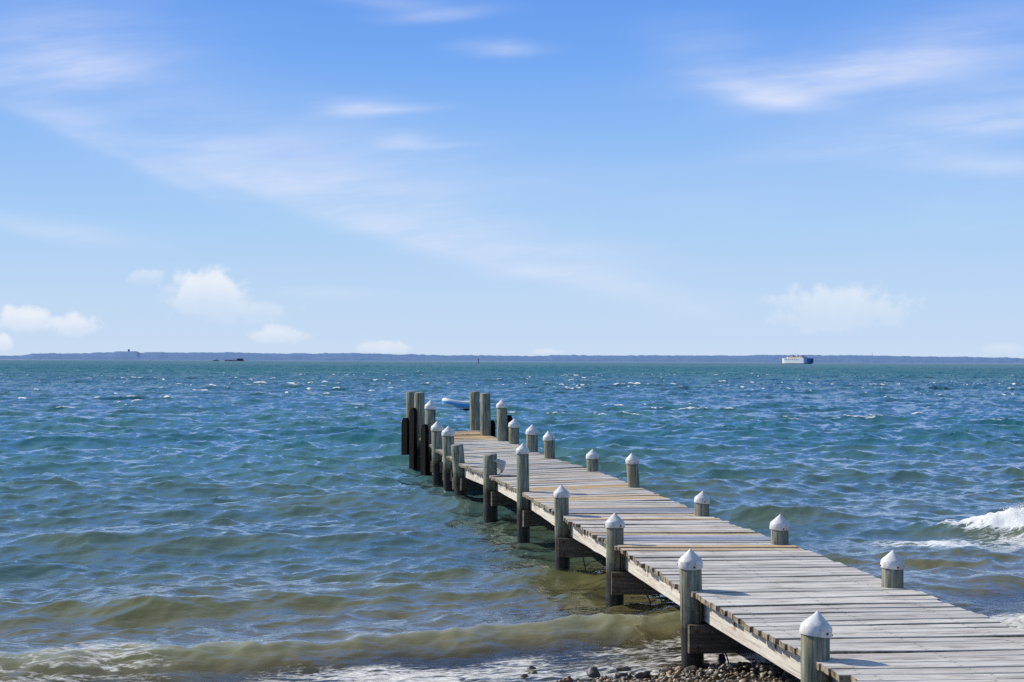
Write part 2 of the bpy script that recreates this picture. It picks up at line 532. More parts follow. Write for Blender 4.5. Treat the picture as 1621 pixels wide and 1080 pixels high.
# ---------------------------------------------------------------- water
def fft_tile(N, L, lam_peak, lam_min, lam_max, wdir, seed, std, spread=2.0):
    r = np.random.default_rng(seed)
    k1 = np.fft.fftfreq(N, L / N) * 2 * np.pi
    kx, ky = np.meshgrid(k1, k1, indexing='ij'); k = np.hypot(kx, ky); k[0, 0] = 1
    Lp = lam_peak / (2 * np.pi) * 1.0
    S = k ** -4.5 * np.exp(-.75 / (k * Lp) ** 2)
    cosw = np.abs((kx * wdir[0] + ky * wdir[1]) / k)
    S *= (cosw ** (2 * spread) + .02)
    lam = 2 * np.pi / k
    S *= smoothstep(lam_min * .7, lam_min, lam) * (1 - smoothstep(lam_max, lam_max * 1.3, lam))
    S[0, 0] = 0
    Hh = (r.standard_normal((N, N)) + 1j * r.standard_normal((N, N))) * np.sqrt(S)
    f = lambda A: np.real(np.fft.ifft2(A))
    h = f(Hh); sc_ = std / h.std()
    out = {'h': h, 'dx': f(1j * kx / k * Hh), 'dy': f(1j * ky / k * Hh),
           'xx': f(-kx * kx / k * Hh), 'yy': f(-ky * ky / k * Hh), 'xy': f(-kx * ky / k * Hh)}
    return {q: (a * sc_).astype(np.float32) for q, a in out.items()}, L

def sample(tile, keys, x, y, ang=0.0, off=(0, 0)):
    T, L = tile; N = T['h'].shape[0]
    c, s = math.cos(ang), math.sin(ang)
    xs = ((c * x + s * y) + off[0]) / L * N; ys = ((-s * x + c * y) + off[1]) / L * N
    xi = np.floor(xs).astype(np.int64); yi = np.floor(ys).astype(np.int64)
    fx = (xs - xi).astype(np.float32); fy = (ys - yi).astype(np.float32)
    x0 = xi % N; x1 = (xi + 1) % N; y0 = yi % N; y1 = (yi + 1) % N
    res = []
    for k in keys:
        A = T[k]
        res.append((A[x0, y0] * (1 - fx) + A[x1, y0] * fx) * (1 - fy) + (A[x0, y1] * (1 - fx) + A[x1, y1] * fx) * fy)
    return res

WD = (.24, -.97)
T1 = fft_tile(1024, 157.0, 4.0, .7, 16, WD, 5, .076, 1.7)
T2 = fft_tile(1024, 29.0, 1.2, .075, .9, (.35, -.93), 9, .0155, 1.5)
T3 = fft_tile(1024, 61.0, 1.3, .22, 2.4, (.10, -.99), 13, .030, 1.1)

def rows():
    out = []; p = 6.3
    while p < 7500:
        out.append(p)
        p += p * (.0024 if p < 32 else .0038 if p < 700 else .012)
    return np.array(out)
RO = rows()
dense = np.radians(np.linspace(-22.5, 22.5, 1250))
side = np.radians(np.linspace(22.5, 78, 60)[1:])
AN = np.concatenate([-side[::-1], dense, side])
A_, R_ = np.meshgrid(AN, RO + 10.0)
WX = (R_ * np.sin(A_)); WY = (R_ * np.cos(A_) - 10.0)
# rows are arcs about the apex
nx, ny = len(AN), len(RO)
x, y = WX.ravel(), WY.ravel()
s = s_of(x, y); q = q_of(x, y)
dist = np.hypot(x, y)
bz = beach_z(x, y)
h1, d1x, d1y, jxx, jyy, jxy = sample(T1, ('h', 'dx', 'dy', 'xx', 'yy', 'xy'), x, y)
h2, d2x, d2y = sample(T2, ('h', 'dx', 'dy'), x, y, math.radians(17), (3.3, 7.1))
h3, d3x, d3y, k3xx, k3yy = sample(T3, ('h', 'dx', 'dy', 'xx', 'yy'), x, y, math.radians(-11), (1.3, 2.7))
gust = vnoise(x, y, 21, .035); gust2 = vnoise(x + 50, y, 22, .11)
a1 = smoothstep(.9, 13, s) * .72 + smoothstep(10, 40, s) * .55
a1 = np.maximum(a1, 0) * (.8 + .4 * gust)
a2 = (smoothstep(.3, 3.0, s) * .8 + .2 * smoothstep(-.2, .4, s)) * (.75 + .5 * gust2)
fade2 = 1 - smoothstep(250, 700, dist)
a3 = (.7 + .7 * gust) * (smoothstep(.8, 5.0, s) * .55 + smoothstep(5, 22, s) * .45) * (.5 + 1.0 * vnoise(x, y, 23, .16))
ch = .75 + .5 * smoothstep(6, 25, s)
z = h1 * a1 + h2 * a2 * fade2 + h3 * a3
X_ = x + ch * d1x * a1 + .8 * d2x * a2 * fade2 + .9 * d3x * a3
Y_ = y + ch * d1y * a1 + .8 * d2y * a2 * fade2 + .9 * d3y * a3
J = (1 + ch * jxx * a1) * (1 + ch * jyy * a1) - (ch * jxy * a1) ** 2 + .35 * (k3xx + k3yy) * a3
# whitecaps sit on the steepest crests
patch = vnoise(x, y, 31, .06) * .6 + vnoise(x, y, 32, .21) * .4
thr = .56 + .20 * smoothstep(.35, .8, patch) + .10 * smoothstep(60, 300, dist)
ja, jb = np.percentile(J[(dist > 40) & (dist < 400)], (.25, 2.6))
foam = (1 - smoothstep(ja, jb, J)) * smoothstep(12, 45, s) * .76
foam *= smoothstep(.42, .58, patch - .03 * smoothstep(100, 500, dist))
foam *= 1 - .72 * smoothstep(120, 420, dist)
foam *= .75 + .5 * vnoise(x, y, 34, .5)

def ridge(cx, cy, tx, ty, half, hgt, wf, wb, seed):
    """a wave crest: centre, direction along it, half length, height, width in front and behind"""
    global z, foam
    n_ = math.hypot(tx, ty); tx /= n_; ty /= n_
    a = (x - cx) * tx + (y - cy) * ty
    b = (x - cx) * -ty + (y - cy) * tx
    b = b + (vnoise(a, a * 0, seed, .9) - .5) * .35 + (vnoise(a, a * 0, seed + 1, 2.7) - .5) * .12
    env = np.exp(-(a / half) ** 2) * (.78 + .44 * vnoise(a, a * 0, seed + 2, 1.3))
    w = np.where(b < 0, wf, wb)
    return a, b, env, hgt * env * np.exp(-(b / w) ** 2)

# the small roller at the shore line
crest_s = 1.62 + .16 * np.sin(q * .75 + .8) + (vnoise(q, q * 0, 41, .8) - .5) * .45 + (vnoise(q, q * 0, 42, 2.6) - .5) * .2 + (vnoise(q, s, 39, 6.0) - .5) * .07
ds = s - crest_s
qh = .55 + .75 * vnoise(q, q * 0, 43, .7)
near = smoothstep(-9, -6, x) * (1 - smoothstep(3.4, 5, x))
rl = .20 * qh * near * np.exp(-(ds / np.where(ds < 0, .38, .95)) ** 2)
rl += near * np.exp(-((ds + .2) / .4) ** 2) * ((vnoise(q, s, 55, 2.4) - .5) * .035 + (vnoise(q, s * 1.6, 56, 6.5) - .5) * .022 + (vnoise(q, s * 1.5, 57, 15.0) - .5) * .010)
rl += .03 * near * np.exp(-((ds + .06) / .09) ** 2) * vnoise(x, y, 44, 9.0)
z = z + rl
thin = near * smoothstep(-1.35, -.95, ds) * (1 - smoothstep(-.02, .10, ds))
facepos = np.clip((ds + .75) / .75, 0, 1)
crest_line = np.exp(-((ds + .03) / .07) ** 2) * near
foam = np.maximum(foam, crest_line * .40 * smoothstep(.5, .85, vnoise(q, s, 45, 1.7)))
# olive hump at the left, smaller ones beside it
for (cx, cy, tx, ty, half, hg, wf, wb, sd_) in ((-3.35, 13.0, .9, .44, 1.6, .20, .8, .9, 50), (-1.1, 13.9, .97, .2, 1.1, .10, .4, .6, 60),
                                             (.2, 15.3, .98, -.1, 1.3, .09, .4, .6, 64), (-5.2, 17.5, .95, .25, 2.0, .13, .6, .8, 68), (-1.8, 18.6, .96, .2, 1.6, .10, .6, .7, 72),
                                             (4.6, 14.9, .95, .3, 1.3, .11, .35, .6, 76), (5.0, 17.0, .95, .2, 1.6, .10, .4, .6, 80), (4.0, 21.0, .97, .12, 2.2, .18, .5, .8, 84)):
    _, _, _, rz = ridge(cx, cy, tx, ty, half, hg, wf, wb, sd_)
    z = z + rz
# the breaker at the right
ba, bb, be, rz = ridge(8.45, 19.9, .985, .10, 2.4, .42, .36, .55, 90)
rough = vnoise(x, y, 91, 4.5) * .5 + vnoise(x, y, 92, 11.0) * .35 + vnoise(x, y, 93, 26.0) * .25
bfo = np.exp(-((ba) / 2.4) ** 4) * np.exp(-(bb / np.where(bb < 0, .42, .30)) ** 2)
z = z + rz + bfo * (rough - .35) * .26
foam = np.maximum(foam, np.clip(bfo * 1.5, 0, 1))
lace = np.exp(-((ba + .5) / 2.6) ** 2) * np.exp(-((bb + 1.2) / 1.25) ** 2)
foam = np.maximum(foam, lace * .72)
lace2 = np.exp(-((x - 5.6) / 1.3) ** 2 - ((y - 18.5) / .55) ** 2)
foam = np.maximum(foam, lace2 * .62)
# small shore break by the deck on the right
sb_a, sb_b, sb_e, rz = ridge(5.3, 12.75, .95, .32, 1.1, .14, .16, .3, 95)
z = z + rz + sb_e * np.exp(-(sb_b / .2) ** 2) * (rough - .4) * .12
foam = np.maximum(foam, np.clip(sb_e * np.exp(-((sb_b + .05) / .26) ** 2) * 1.3, 0, 1))
# lace of old foam in the shallows
zone = np.exp(-((s - 1.0) / .75) ** 2) * smoothstep(-1.5, -3.2, x) * smoothstep(-7, -4.5, x)
zone = np.maximum(zone, np.exp(-((s - 1.55) / .6) ** 2) * smoothstep(-1.9, -3.0, x) * smoothstep(-7, -4.5, x) * (.75 + .4 * vnoise(q, s, 54, 2.0)))
foam = np.maximum(foam, zone * .50)
foam = np.maximum(foam, .45 * np.exp(-((s - 3.1) / .35) ** 2) * smoothstep(-1.2, -3, x) * smoothstep(.3, .7, vnoise(q, s, 46, .8)))
# swash: a thin sheet running up the shingle
front_s = -.42 + (vnoise(q, q * 0, 47, .9) - .5) * .5 + (vnoise(q, q * 0, 48, 3.0) - .5) * .16
film = smoothstep(front_s, front_s + .12, s)
fz = bz + .004 + .022 * smoothstep(front_s, front_s + .5, s) + (vnoise(x, y, 49, 7.0) - .5) * .016 + (vnoise(x, y, 51, 19.0) - .5) * .009
z = np.where(s < 1.4, np.where(film > .02, np.maximum(z, fz), np.minimum(z, bz - .05)), z)
sw = film * (1 - smoothstep(.65, 1.4, s + .25 * (vnoise(q, s, 52, 1.5) - .5)))
foam = np.maximum(foam, sw * (.46 + .36 * (vnoise(x, y, 53, 2.2) - .5)) * smoothstep(-9, -3, x))
shore = 1 - smoothstep(2.5, 34, s)
depth = np.clip(z - bz, 0, 5)
# no face may turn right away from the sun: ease the few that are too steep
Zg = z.reshape(ny, nx).copy(); Xg = X_.reshape(ny, nx); Yg = Y_.reshape(ny, nx)
nr = int(np.searchsorted(RO, 90.0))
def blur(A, r, ax):
    k = 2 * r + 1
    pad = [(0, 0), (0, 0)]; pad[ax] = (r + 1, r)
    C = np.cumsum(np.pad(A, pad, mode='edge'), axis=ax)
    return (np.take(C, range(k, C.shape[ax]), axis=ax) - np.take(C, range(0, C.shape[ax] - k), axis=ax)) / k
sh_ = Vector((sd.x, sd.y)).normalized()
for it in range(14):
    A = Zg[:nr]; Xs = Xg[:nr]; Ys = Yg[:nr]
    dzr, dzc = np.gradient(A); dxr, dxc = np.gradient(Xs); dyr, dyc = np.gradient(Ys)
    det = dxr * dyc - dxc * dyr; det = np.where(np.abs(det) < 1e-9, 1e-9, det)
    gx_ = (dzr * dyc - dzc * dyr) / det; gy_ = (dxr * dzc - dxc * dzr) / det
    sl_ = gx_ * sh_.x + gy_ * sh_.y
    bad = np.clip((sl_ - .50) / .12, 0, 1)
    if bad.max() <= 0: break
    bad = np.clip(blur(blur(bad, 2, 0), 4, 1) * 2.5, 0, 1)
    Zg[:nr] = A * (1 - bad) + blur(blur(A, 2, 0), 4, 1) * bad
z = Zg.ravel(); depth = np.clip(z - bz, 0, 5)
wm = np.stack([X_, Y_, z], -1)

def mat_water():
    m, t, b, out = material('sea water')
    p = worldpos(t); px, py, pz = t.sep(p)
    fo = t.attr('foam'); sh = t.attr('shore'); dp = t.attr('depth')
    cd = t.node('ShaderNodeVectorMath', operation='LENGTH'); t.put(cd.inputs[0], p)
    dist = X(t, cd.outputs['Value'])
    rp = t.mapping(p, (1, 1, 1), (0, 0, math.radians(-14)))
    big = t.noise(t.mapping(rp, (.02, .05, 1)), 1.0, 4, .6)
    mid = t.noise(t.mapping(rp, (.25, .6, .4)), 1.0, 4, .55)
    deep = t.mix(t.ss(big, .35, .65), (.022, .138, .178), (.056, .190, .182))
    deep = t.mix(t.ss(dist, 40.0, 900.0), deep, (.014, .112, .138))
    oliv = t.mix(t.ss(mid, .35, .7), (.062, .118, .114), (.112, .145, .085))
    c = t.mix(t.ss(sh, .0, 1.0, 0.0, .92), deep, oliv)
    c = t.mix(t.ss(sh, .955, .995), c, t.mix(t.ss(mid, .3, .7), (.100, .116, .050), (.155, .158, .068)))
    fst = t.noise(t.mapping(rp, (1.6, 6.0, 5.0)), 1.0, 5, .62, .6)
    fst2 = t.noise(t.mapping(rp, (7.0, 9.0, 5.0)), 1.0, 4, .6)
    fcol = t.ramp((t.attr('facepos') + (fst - .5) * 1.1).clamp(), [(0.0, (.12, .095, .045)), (.22, (.17, .16, .07)), (.5, (.23, .24, .11)), (.78, (.36, .375, .21)), (1.0, (.50, .52, .38))])  # pale tones towards the crest paint in light glowing through the wave
    fcol = t.mix(t.ss(fst2, .56, .70, 0, .5) * t.ss(t.attr('facepos'), .6, .1), fcol, (.21, .115, .035))
    c = t.mix((t.attr('thin') * .92).clamp(), c, fcol)
    c = t.mix(t.ss(dp, .45, .08) * t.ss(sh, .9, 1.0), c, (.17, .145, .07))
    t.nt.nodes.remove(b.id_data.nodes[b.name])
    # ripples: finer than the mesh near by, wind chop further off
    v1 = t.mapping(rp, (5.0, 15.0, 6.0)); v2 = t.mapping(rp, (16.0, 40.0, 20.0)); v3 = t.mapping(rp, (.9, 2.2, 1.0))
    n1 = t.noise(v1, 1.0, 3, .55, .4); n2 = t.noise(v2, 1.0, 2, .5, .3); n3 = t.noise(v3, 1.0, 5, .62, .3)
    k1 = t.ss(dist, 10.0, 70.0, 1.0, 0.0)
    h = (n1 * .0095 + n2 * .0013) * k1 + n3 * t.ss(dist, 20.0, 200.0, .02, .22)
    bn = t.bump(h, 1.0, 1.0)
    wgt = t.ss(dist, 12.0, 90.0, .62, 1.0)
    nv = t.node('ShaderNodeVectorMath', operation='SCALE'); t.put(nv.inputs[0], bn); t.put(nv.inputs['Scale'], wgt)
    na = t.node('ShaderNodeVectorMath', operation='ADD'); t.nt.links.new(nv.outputs[0], na.inputs[0]); t.put(na.inputs[1], t.xyz(0.0, 0.0, 1.0 - wgt))
    nn = t.node('ShaderNodeVectorMath', operation='NORMALIZE'); t.nt.links.new(na.outputs[0], nn.inputs[0])
    body = t.node('ShaderNodeBsdfDiffuse'); t.put(body.inputs[0], c); t.nt.links.new(nn.outputs[0], body.inputs['Normal'])
    mirror = t.node('ShaderNodeBsdfGlossy'); t.put(mirror.inputs['Roughness'], t.ss(dist, 10.0, 300.0, .05, .14)); t.put(mirror.inputs['Normal'], bn)
    fr0 = t.node('ShaderNodeFresnel'); fr0.inputs[0].default_value = 1.333; t.put(fr0.inputs['Normal'], bn)
    surf = t.node('ShaderNodeMixShader'); t.put(surf.inputs[0], X(t, fr0.outputs[0]) * t.ss(dist, 15.0, 350.0, 1.75, .5))
    t.nt.links.new(body.outputs[0], surf.inputs[1]); t.nt.links.new(mirror.outputs[0], surf.inputs[2])
    # foam: lacy pattern that fills in as the foam gets denser
    warp = t.noise(t.mapping(rp, (2.0, 3.0, 2.0)), 1.0, 3, .6)
    fv = t.mapping(rp, (2.8, 9.5, 3.0))
    wn = t.node('ShaderNodeVectorMath', operation='ADD'); t.put(wn.inputs[0], fv); t.put(wn.inputs[1], t.xyz(warp * 2.2, warp * 1.6, 0.0))
    rid = 1.0 - (t.noise(X(t, wn.outputs[0]), 1.0, 5, .62) * 2.0 - 1.0).abs() * 2.2
    fin = t.noise(t.mapping(rp, (16.0, 30.0, 16.0)), 1.0, 4, .65)
    wv2 = t.node('ShaderNodeVectorMath', operation='SCALE'); t.put(wv2.inputs[0], X(t, wn.outputs[0])); wv2.inputs['Scale'].default_value = 1.15
    net = t.ss(t.voro(X(t, wv2.outputs[0]), 1.0, 'DISTANCE_TO_EDGE'), .0, .20, 1.0, 0.0)
    pat = (rid * .62 + fin * .42).max(net * .50 + fin * .30).clamp()
    pat = pat + (t.noise(t.mapping(rp, (.5, 1.6, .5)), 1.0, 4, .6) - .5) * t.ss(dist, 30.0, 120.0, .2, .5)
    e0 = 1.03 - fo
    ff = t.ss(pat, e0, e0 + .34) * t.ss(fo, .03, .16) * .93
    fb = t.node('ShaderNodeBsdfPrincipled')
    fc = t.mix(fin, (.74, .76, .76), (.86, .86, .85))
    fc = t.mix(t.ss(sh, .985, 1.0, 0.0, .75), fc, t.mix(t.ss(fin, .35, .65), (.40, .37, .31), (.66, .65, .61)))
    t.put(fb.inputs['Base Color'], fc); fb.inputs['Roughness'].default_value = .7
    fb.inputs['Specular IOR Level'].default_value = .2
    fbn = t.bump(fin * .02 + pat * .015, 1.0, 1.0)
    fa = t.node('ShaderNodeVectorMath', operation='ADD'); t.put(fa.inputs[0], fbn); fa.inputs[1].default_value = (-.35, 0, 1.1)
    fnn = t.node('ShaderNodeVectorMath', operation='NORMALIZE'); t.nt.links.new(fa.outputs[0], fnn.inputs[0])
    t.nt.links.new(fnn.outputs[0], fb.inputs['Normal'])
    # shallow water lets the stones show
    tr = t.node('ShaderNodeBsdfTransparent'); tr.inputs[0].default_value = (.93, .92, .82, 1)
    ms = t.node('ShaderNodeMixShader')
    gl = t.node('ShaderNodeBsdfGlossy'); gl.inputs['Roughness'].default_value = .06; t.put(gl.inputs['Normal'], bn)
    fr = t.node('ShaderNodeFresnel'); fr.inputs[0].default_value = 1.333; t.put(fr.inputs['Normal'], bn)
    thin = t.node('ShaderNodeMixShader'); t.put(thin.inputs[0], fr.outputs[0]); t.nt.links.new(tr.outputs[0], thin.inputs[1]); t.nt.links.new(gl.outputs[0], thin.inputs[2])
    op = t.ss(dp, .0, .20, .12, 1.0)
    t.put(ms.inputs[0], op); t.nt.links.new(thin.outputs[0], ms.inputs[1]); t.nt.links.new(surf.outputs[0], ms.inputs[2])
    mf = t.node('ShaderNodeMixShader'); t.put(mf.inputs[0], ff)
    t.nt.links.new(ms.outputs[0], mf.inputs[1]); t.nt.links.new(fb.outputs[0], mf.inputs[2])
    t.nt.links.new(mf.outputs[0], out.inputs[0])
    return m
M_water = mat_water()
tag(big_mesh('water', wm, nx, ny, M_water, {'foam': foam, 'shore': shore, 'depth': depth, 'thin': thin, 'facepos': facepos}), kind='structure')

# spray thrown up by the breaker: far too many drops to count
def droplets(name, pts, rads, mat):
    t0 = bmesh.new(); bmesh.ops.create_icosphere(t0, subdivisions=1, radius=1)
    bv = np.array([v.co[:] for v in t0.verts]); t0.verts.index_update(); bf = np.array([[v.index for v in f.verts] for f in t0.faces]); t0.free()
    P = np.asarray(pts); r = np.asarray(rads)
    V = (bv[None] * r[:, None, None] + P[:, None, :]).reshape(-1, 3)
    Fc = (bf[None] + (np.arange(len(P)) * len(bv))[:, None, None]).reshape(-1, 3)
    me = bpy.data.meshes.new(name)
    me.vertices.add(len(V)); me.vertices.foreach_set('co', V.astype(np.float32).ravel())
    me.loops.add(Fc.size); me.loops.foreach_set('vertex_index', Fc.astype(np.int32).ravel())
    me.polygons.add(len(Fc)); me.polygons.foreach_set('loop_start', (np.arange(len(Fc)) * 3).astype(np.int32))
    me.polygons.foreach_set('use_smooth', np.ones(len(Fc), dtype=bool))
    me.materials.append(mat); me.update(calc_edges=True)
    o = bpy.data.objects.new(name, me); link(o); return o
M_spray, t, b, out = material('white spray')
d_ = t.node('ShaderNodeBsdfDiffuse'); d_.inputs[0].default_value = (.9, .9, .9, 1)
tl = t.node('ShaderNodeBsdfTranslucent'); tl.inputs[0].default_value = (.9, .9, .9, 1)
mx = t.node('ShaderNodeMixShader'); mx.inputs[0].default_value = .5
t.nt.links.new(d_.outputs[0], mx.inputs[1]); t.nt.links.new(tl.outputs[0], mx.inputs[2]); t.nt.links.new(mx.outputs[0], out.inputs[0])
t.nt.nodes.remove(b)
n = 30000
aa = rng.normal(.2, 1.25, n); keep = (aa > -1.55) & (aa < 2.6); aa = aa[keep]; n = len(aa)
hh = np.abs(rng.normal(0, .105, n)) * (.35 + 1.2 * vnoise(aa, aa * 0, 90, 2.0)) * np.exp(-((aa - .3) / 2.0) ** 2)
jet = np.exp(-((aa + .75) / .28) ** 2)                       # one taller burst
hh += np.abs(rng.normal(0, .20, n)) * jet * (rng.random(n) < .16)
bo = rng.normal(-.10, .17, n)
P = np.stack([8.45 + aa * .985 - bo * .10, 19.9 + aa * .10 + bo * .985, .16 + .18 * np.exp(-(aa / 2.3) ** 2) + hh], -1)
rr = rng.uniform(.0018, .0046, n) * np.clip(1.35 - hh * 3.2, .3, 1.3)
tag(droplets('spray', P, rr, M_spray), 'white spray bursting off the breaking wave on the right', 'spray', kind='stuff')

# ---------------------------------------------------------------- pier
DZ = .66
LP = dict(m=(2.10, 5.60), l=(1.72, 8.01), k=(1.32, 10.40), j=(.95, 12.97), i=(.55, 15.42), h=(.15, 18.22), g=(-.31, 20.83), f=(-.87, 23.25),
          e=(-1.11, 25.03), d=(-1.41, 26.90), c=(-1.66, 28.80), b=(-2.02, 30.99), a=(-2.33, 32.73))
RP = dict(m=(3.62, 5.70), l=(3.24, 8.15), k=(2.85, 10.60), j=(2.47, 13.05), i=(2.08, 15.45), h=(1.63, 18.88), g=(1.24, 21.62), f=(.66, 24.40),
          e=(.38, 26.18), d=(.05, 28.63), c=(-.19, 29.68), b=(-.58, 31.90), a=(-.88, 34.05))
order = 'mlkjihgfedcba'
pier = empty('pier', 'weathered grey plank pier on capped timber piles running out from the pebble beach', 'pier', (1.5, 10.7, 0))
PO = Vector(pier.location)

# deck: every board a warped box, all in one mesh
dv, df, dg, dtone, dfresh, dwet = [], [], [], [], [], []
def add_board(A, B, wdt, zc, idx, tone, fresh, wet, thick=.038):
    """A, B: left and right end of the centre line"""
    A = Vector(A); B = Vector(B); d = (B - A); L = d.length; d.normalize()
    nrm = Vector((-d.y, d.x))
    n = 8; base = len(dv)
    bow = random.gauss(0, .0025); tw = random.gauss(0, .004); ph = random.random() * 6
    for i in range(n + 1):
        u = i / n
        c = A + d * (L * u) + nrm * (bow * math.sin(PI * u) * 2)
        hw = wdt / 2 + random.gauss(0, .0012)
        zz = zc + tw * (u - .5) + .002 * math.sin(u * 5 + ph)
        e = .004
        cup = random.gauss(0, .0006)
        prof = ((-hw, zz - thick), (-hw, zz - e), (-hw + e, zz), (0, zz - .0015 + cup), (hw - e, zz), (hw, zz - e), (hw, zz - thick))
        for o_, z_ in prof:
            pnt = c + nrm * o_
            dv.append((pnt.x - PO.x, pnt.y - PO.y, z_)); dg.append((L * u, o_, idx)); dtone.append(tone); dfresh.append(fresh); dwet.append(wet)
    m = 7
    for i in range(n):
        for j in range(m):
            a = base + i * m + j; b = base + i * m + (j + 1) % m
            df.append((a, b, b + m, a + m))
    df.append(tuple(base + j for j in range(m))[::-1]); df.append(tuple(base + n * m + j for j in range(m)))

def lerp2(p, q, f): return (p[0] + (q[0] - p[0]) * f, p[1] + (q[1] - p[1]) * f)
bi = 0
for r_, (n0, n1) in enumerate(zip(order, order[1:])):
    la, lb, ra, rb = LP[n0], LP[n1], RP[n0], RP[n1]
    ln = (math.hypot(lb[0] - la[0], lb[1] - la[1]) + math.hypot(rb[0] - ra[0], rb[1] - ra[1])) / 2
    nb = max(1, round(ln / .1475)); pitch = ln / nb
    off = random.gauss(0, .006)
    for kk in range(nb):
        f = (kk + .5) / nb
        A = Vector(lerp2(la, lb, f)); B = Vector(lerp2(ra, rb, f)); d = (B - A).normalized()
        end = random.gauss(0, .012)
        A = A - d * (.012 + abs(random.gauss(0, .012)) + .01 * math.sin(bi * .9)); B = B + d * (.085 + random.gauss(0, .012))
        if random.random() < .05: B += d * .05
        if random.random() < .06: A += d * .03
        skew = random.gauss(0, .0025)
        yc = (A.y + B.y) / 2
        fresh = 0.0
        for yy, wd_, am in ((18.85, .13, 1.0), (17.55, .1, .9), (17.22, .1, .95), (15.05, .1, .95), (12.72, .1, .75), (8.9, .06, .0), (31.3, 1.4, 1.0), (33.2, .7, .7)):
            if abs(yc - yy) < wd_: fresh = max(fresh, am * random.uniform(.75, 1.1))
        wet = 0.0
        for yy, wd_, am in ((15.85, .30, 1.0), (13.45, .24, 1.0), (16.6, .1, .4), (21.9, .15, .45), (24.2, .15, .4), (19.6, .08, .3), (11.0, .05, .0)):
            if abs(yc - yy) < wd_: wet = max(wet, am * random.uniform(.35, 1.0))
        if yc > 13.5 and random.random() < .22: fresh = max(fresh, random.uniform(.2, .55))
        tone = min(.8, max(0, random.gauss(.08, .24))) + (.35 if random.random() < .08 else 0) + .12 * smoothstep(14, 30, yc)
        zc = DZ + random.gauss(0, .0028) + (.012 if random.random() < .05 else 0)
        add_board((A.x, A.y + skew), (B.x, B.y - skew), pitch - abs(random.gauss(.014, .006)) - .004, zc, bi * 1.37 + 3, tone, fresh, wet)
        bi += 1
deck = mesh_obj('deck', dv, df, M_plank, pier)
me = deck.data
at = me.attributes.new('grain', 'FLOAT_VECTOR', 'POINT'); at.data.foreach_set('vector', np.array(dg, dtype=np.float32).ravel())
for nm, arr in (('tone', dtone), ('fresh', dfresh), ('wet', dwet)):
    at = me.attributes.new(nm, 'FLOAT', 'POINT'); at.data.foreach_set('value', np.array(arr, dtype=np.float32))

# long timbers below the boards
gi = 0
def timber(name, A, B, w, ztop, h, mat, side_sag=0.0):
    global gi
    A = Vector((A[0], A[1], ztop - h / 2)) - Vector((PO.x, PO.y, 0)); B = Vector((B[0], B[1], ztop - h / 2)) - Vector((PO.x, PO.y, 0))
    d = (B - A); L = d.length; d.normalize(); sdv = Vector((0, 0, 1)).cross(d).normalized()
    n = 10; vs, fs, gs = [], [], []
    hw, hh = w / 2, h / 2; e = .006
    prof = [(-hw, -hh + e), (-hw, hh - e), (-hw + e, hh), (hw - e, hh), (hw, hh - e), (hw, -hh + e), (hw - e, -hh), (-hw + e, -hh)]
    m = len(prof)
    for i in range(n + 1):
        u = i / n; c = A + d * (L * u)
        j1, j2 = random.gauss(0, .0015), random.gauss(0, .002)
        for o_, z_ in prof:
            pnt = c + sdv * (o_ + j1) + Vector((0, 0, z_ + j2 * (1 if z_ < 0 else 0)))
            vs.append(pnt); gs.append((L * u, z_, gi * 2.3))
    for i in range(n):
        for j in range(m):
            a = i * m + j; b = i * m + (j + 1) % m
            fs.append((a, a + m, b + m, b))
    fs.append(tuple(range(m))); fs.append(tuple(n * m + j for j in range(m))[::-1])
    o = mesh_obj(name, vs, fs, mat, pier)
    at = o.data.attributes.new('grain', 'FLOAT_VECTOR', 'POINT'); at.data.foreach_set('vector', np.array(gs, dtype=np.float32).ravel())
    gi += 1
    return o

for n0, n1 in zip(order, order[1:]):
    la, lb, ra, rb = LP[n0], LP[n1], RP[n0], RP[n1]
    for fr_, o_ in ((0.0, .115), (.5, 0.0), (1.0, -.05)):
        A = Vector(lerp2(la, ra, fr_)); B = Vector(lerp2(lb, rb, fr_))
        across = (Vector(ra) - Vector(la)).normalized()
        A += across * o_; B += across * o_
        dd = (B - A).normalized()
        timber('stringer', A + dd * .004, B - dd * .004, .05, DZ - .042 - random.uniform(0, .004), .185, M_str)

# piles
def lean_shear(bm, lx, ly, z0):
    for v in bm.verts:
        v.co.x += lx * (v.co.z - z0); v.co.y += ly * (v.co.z - z0)

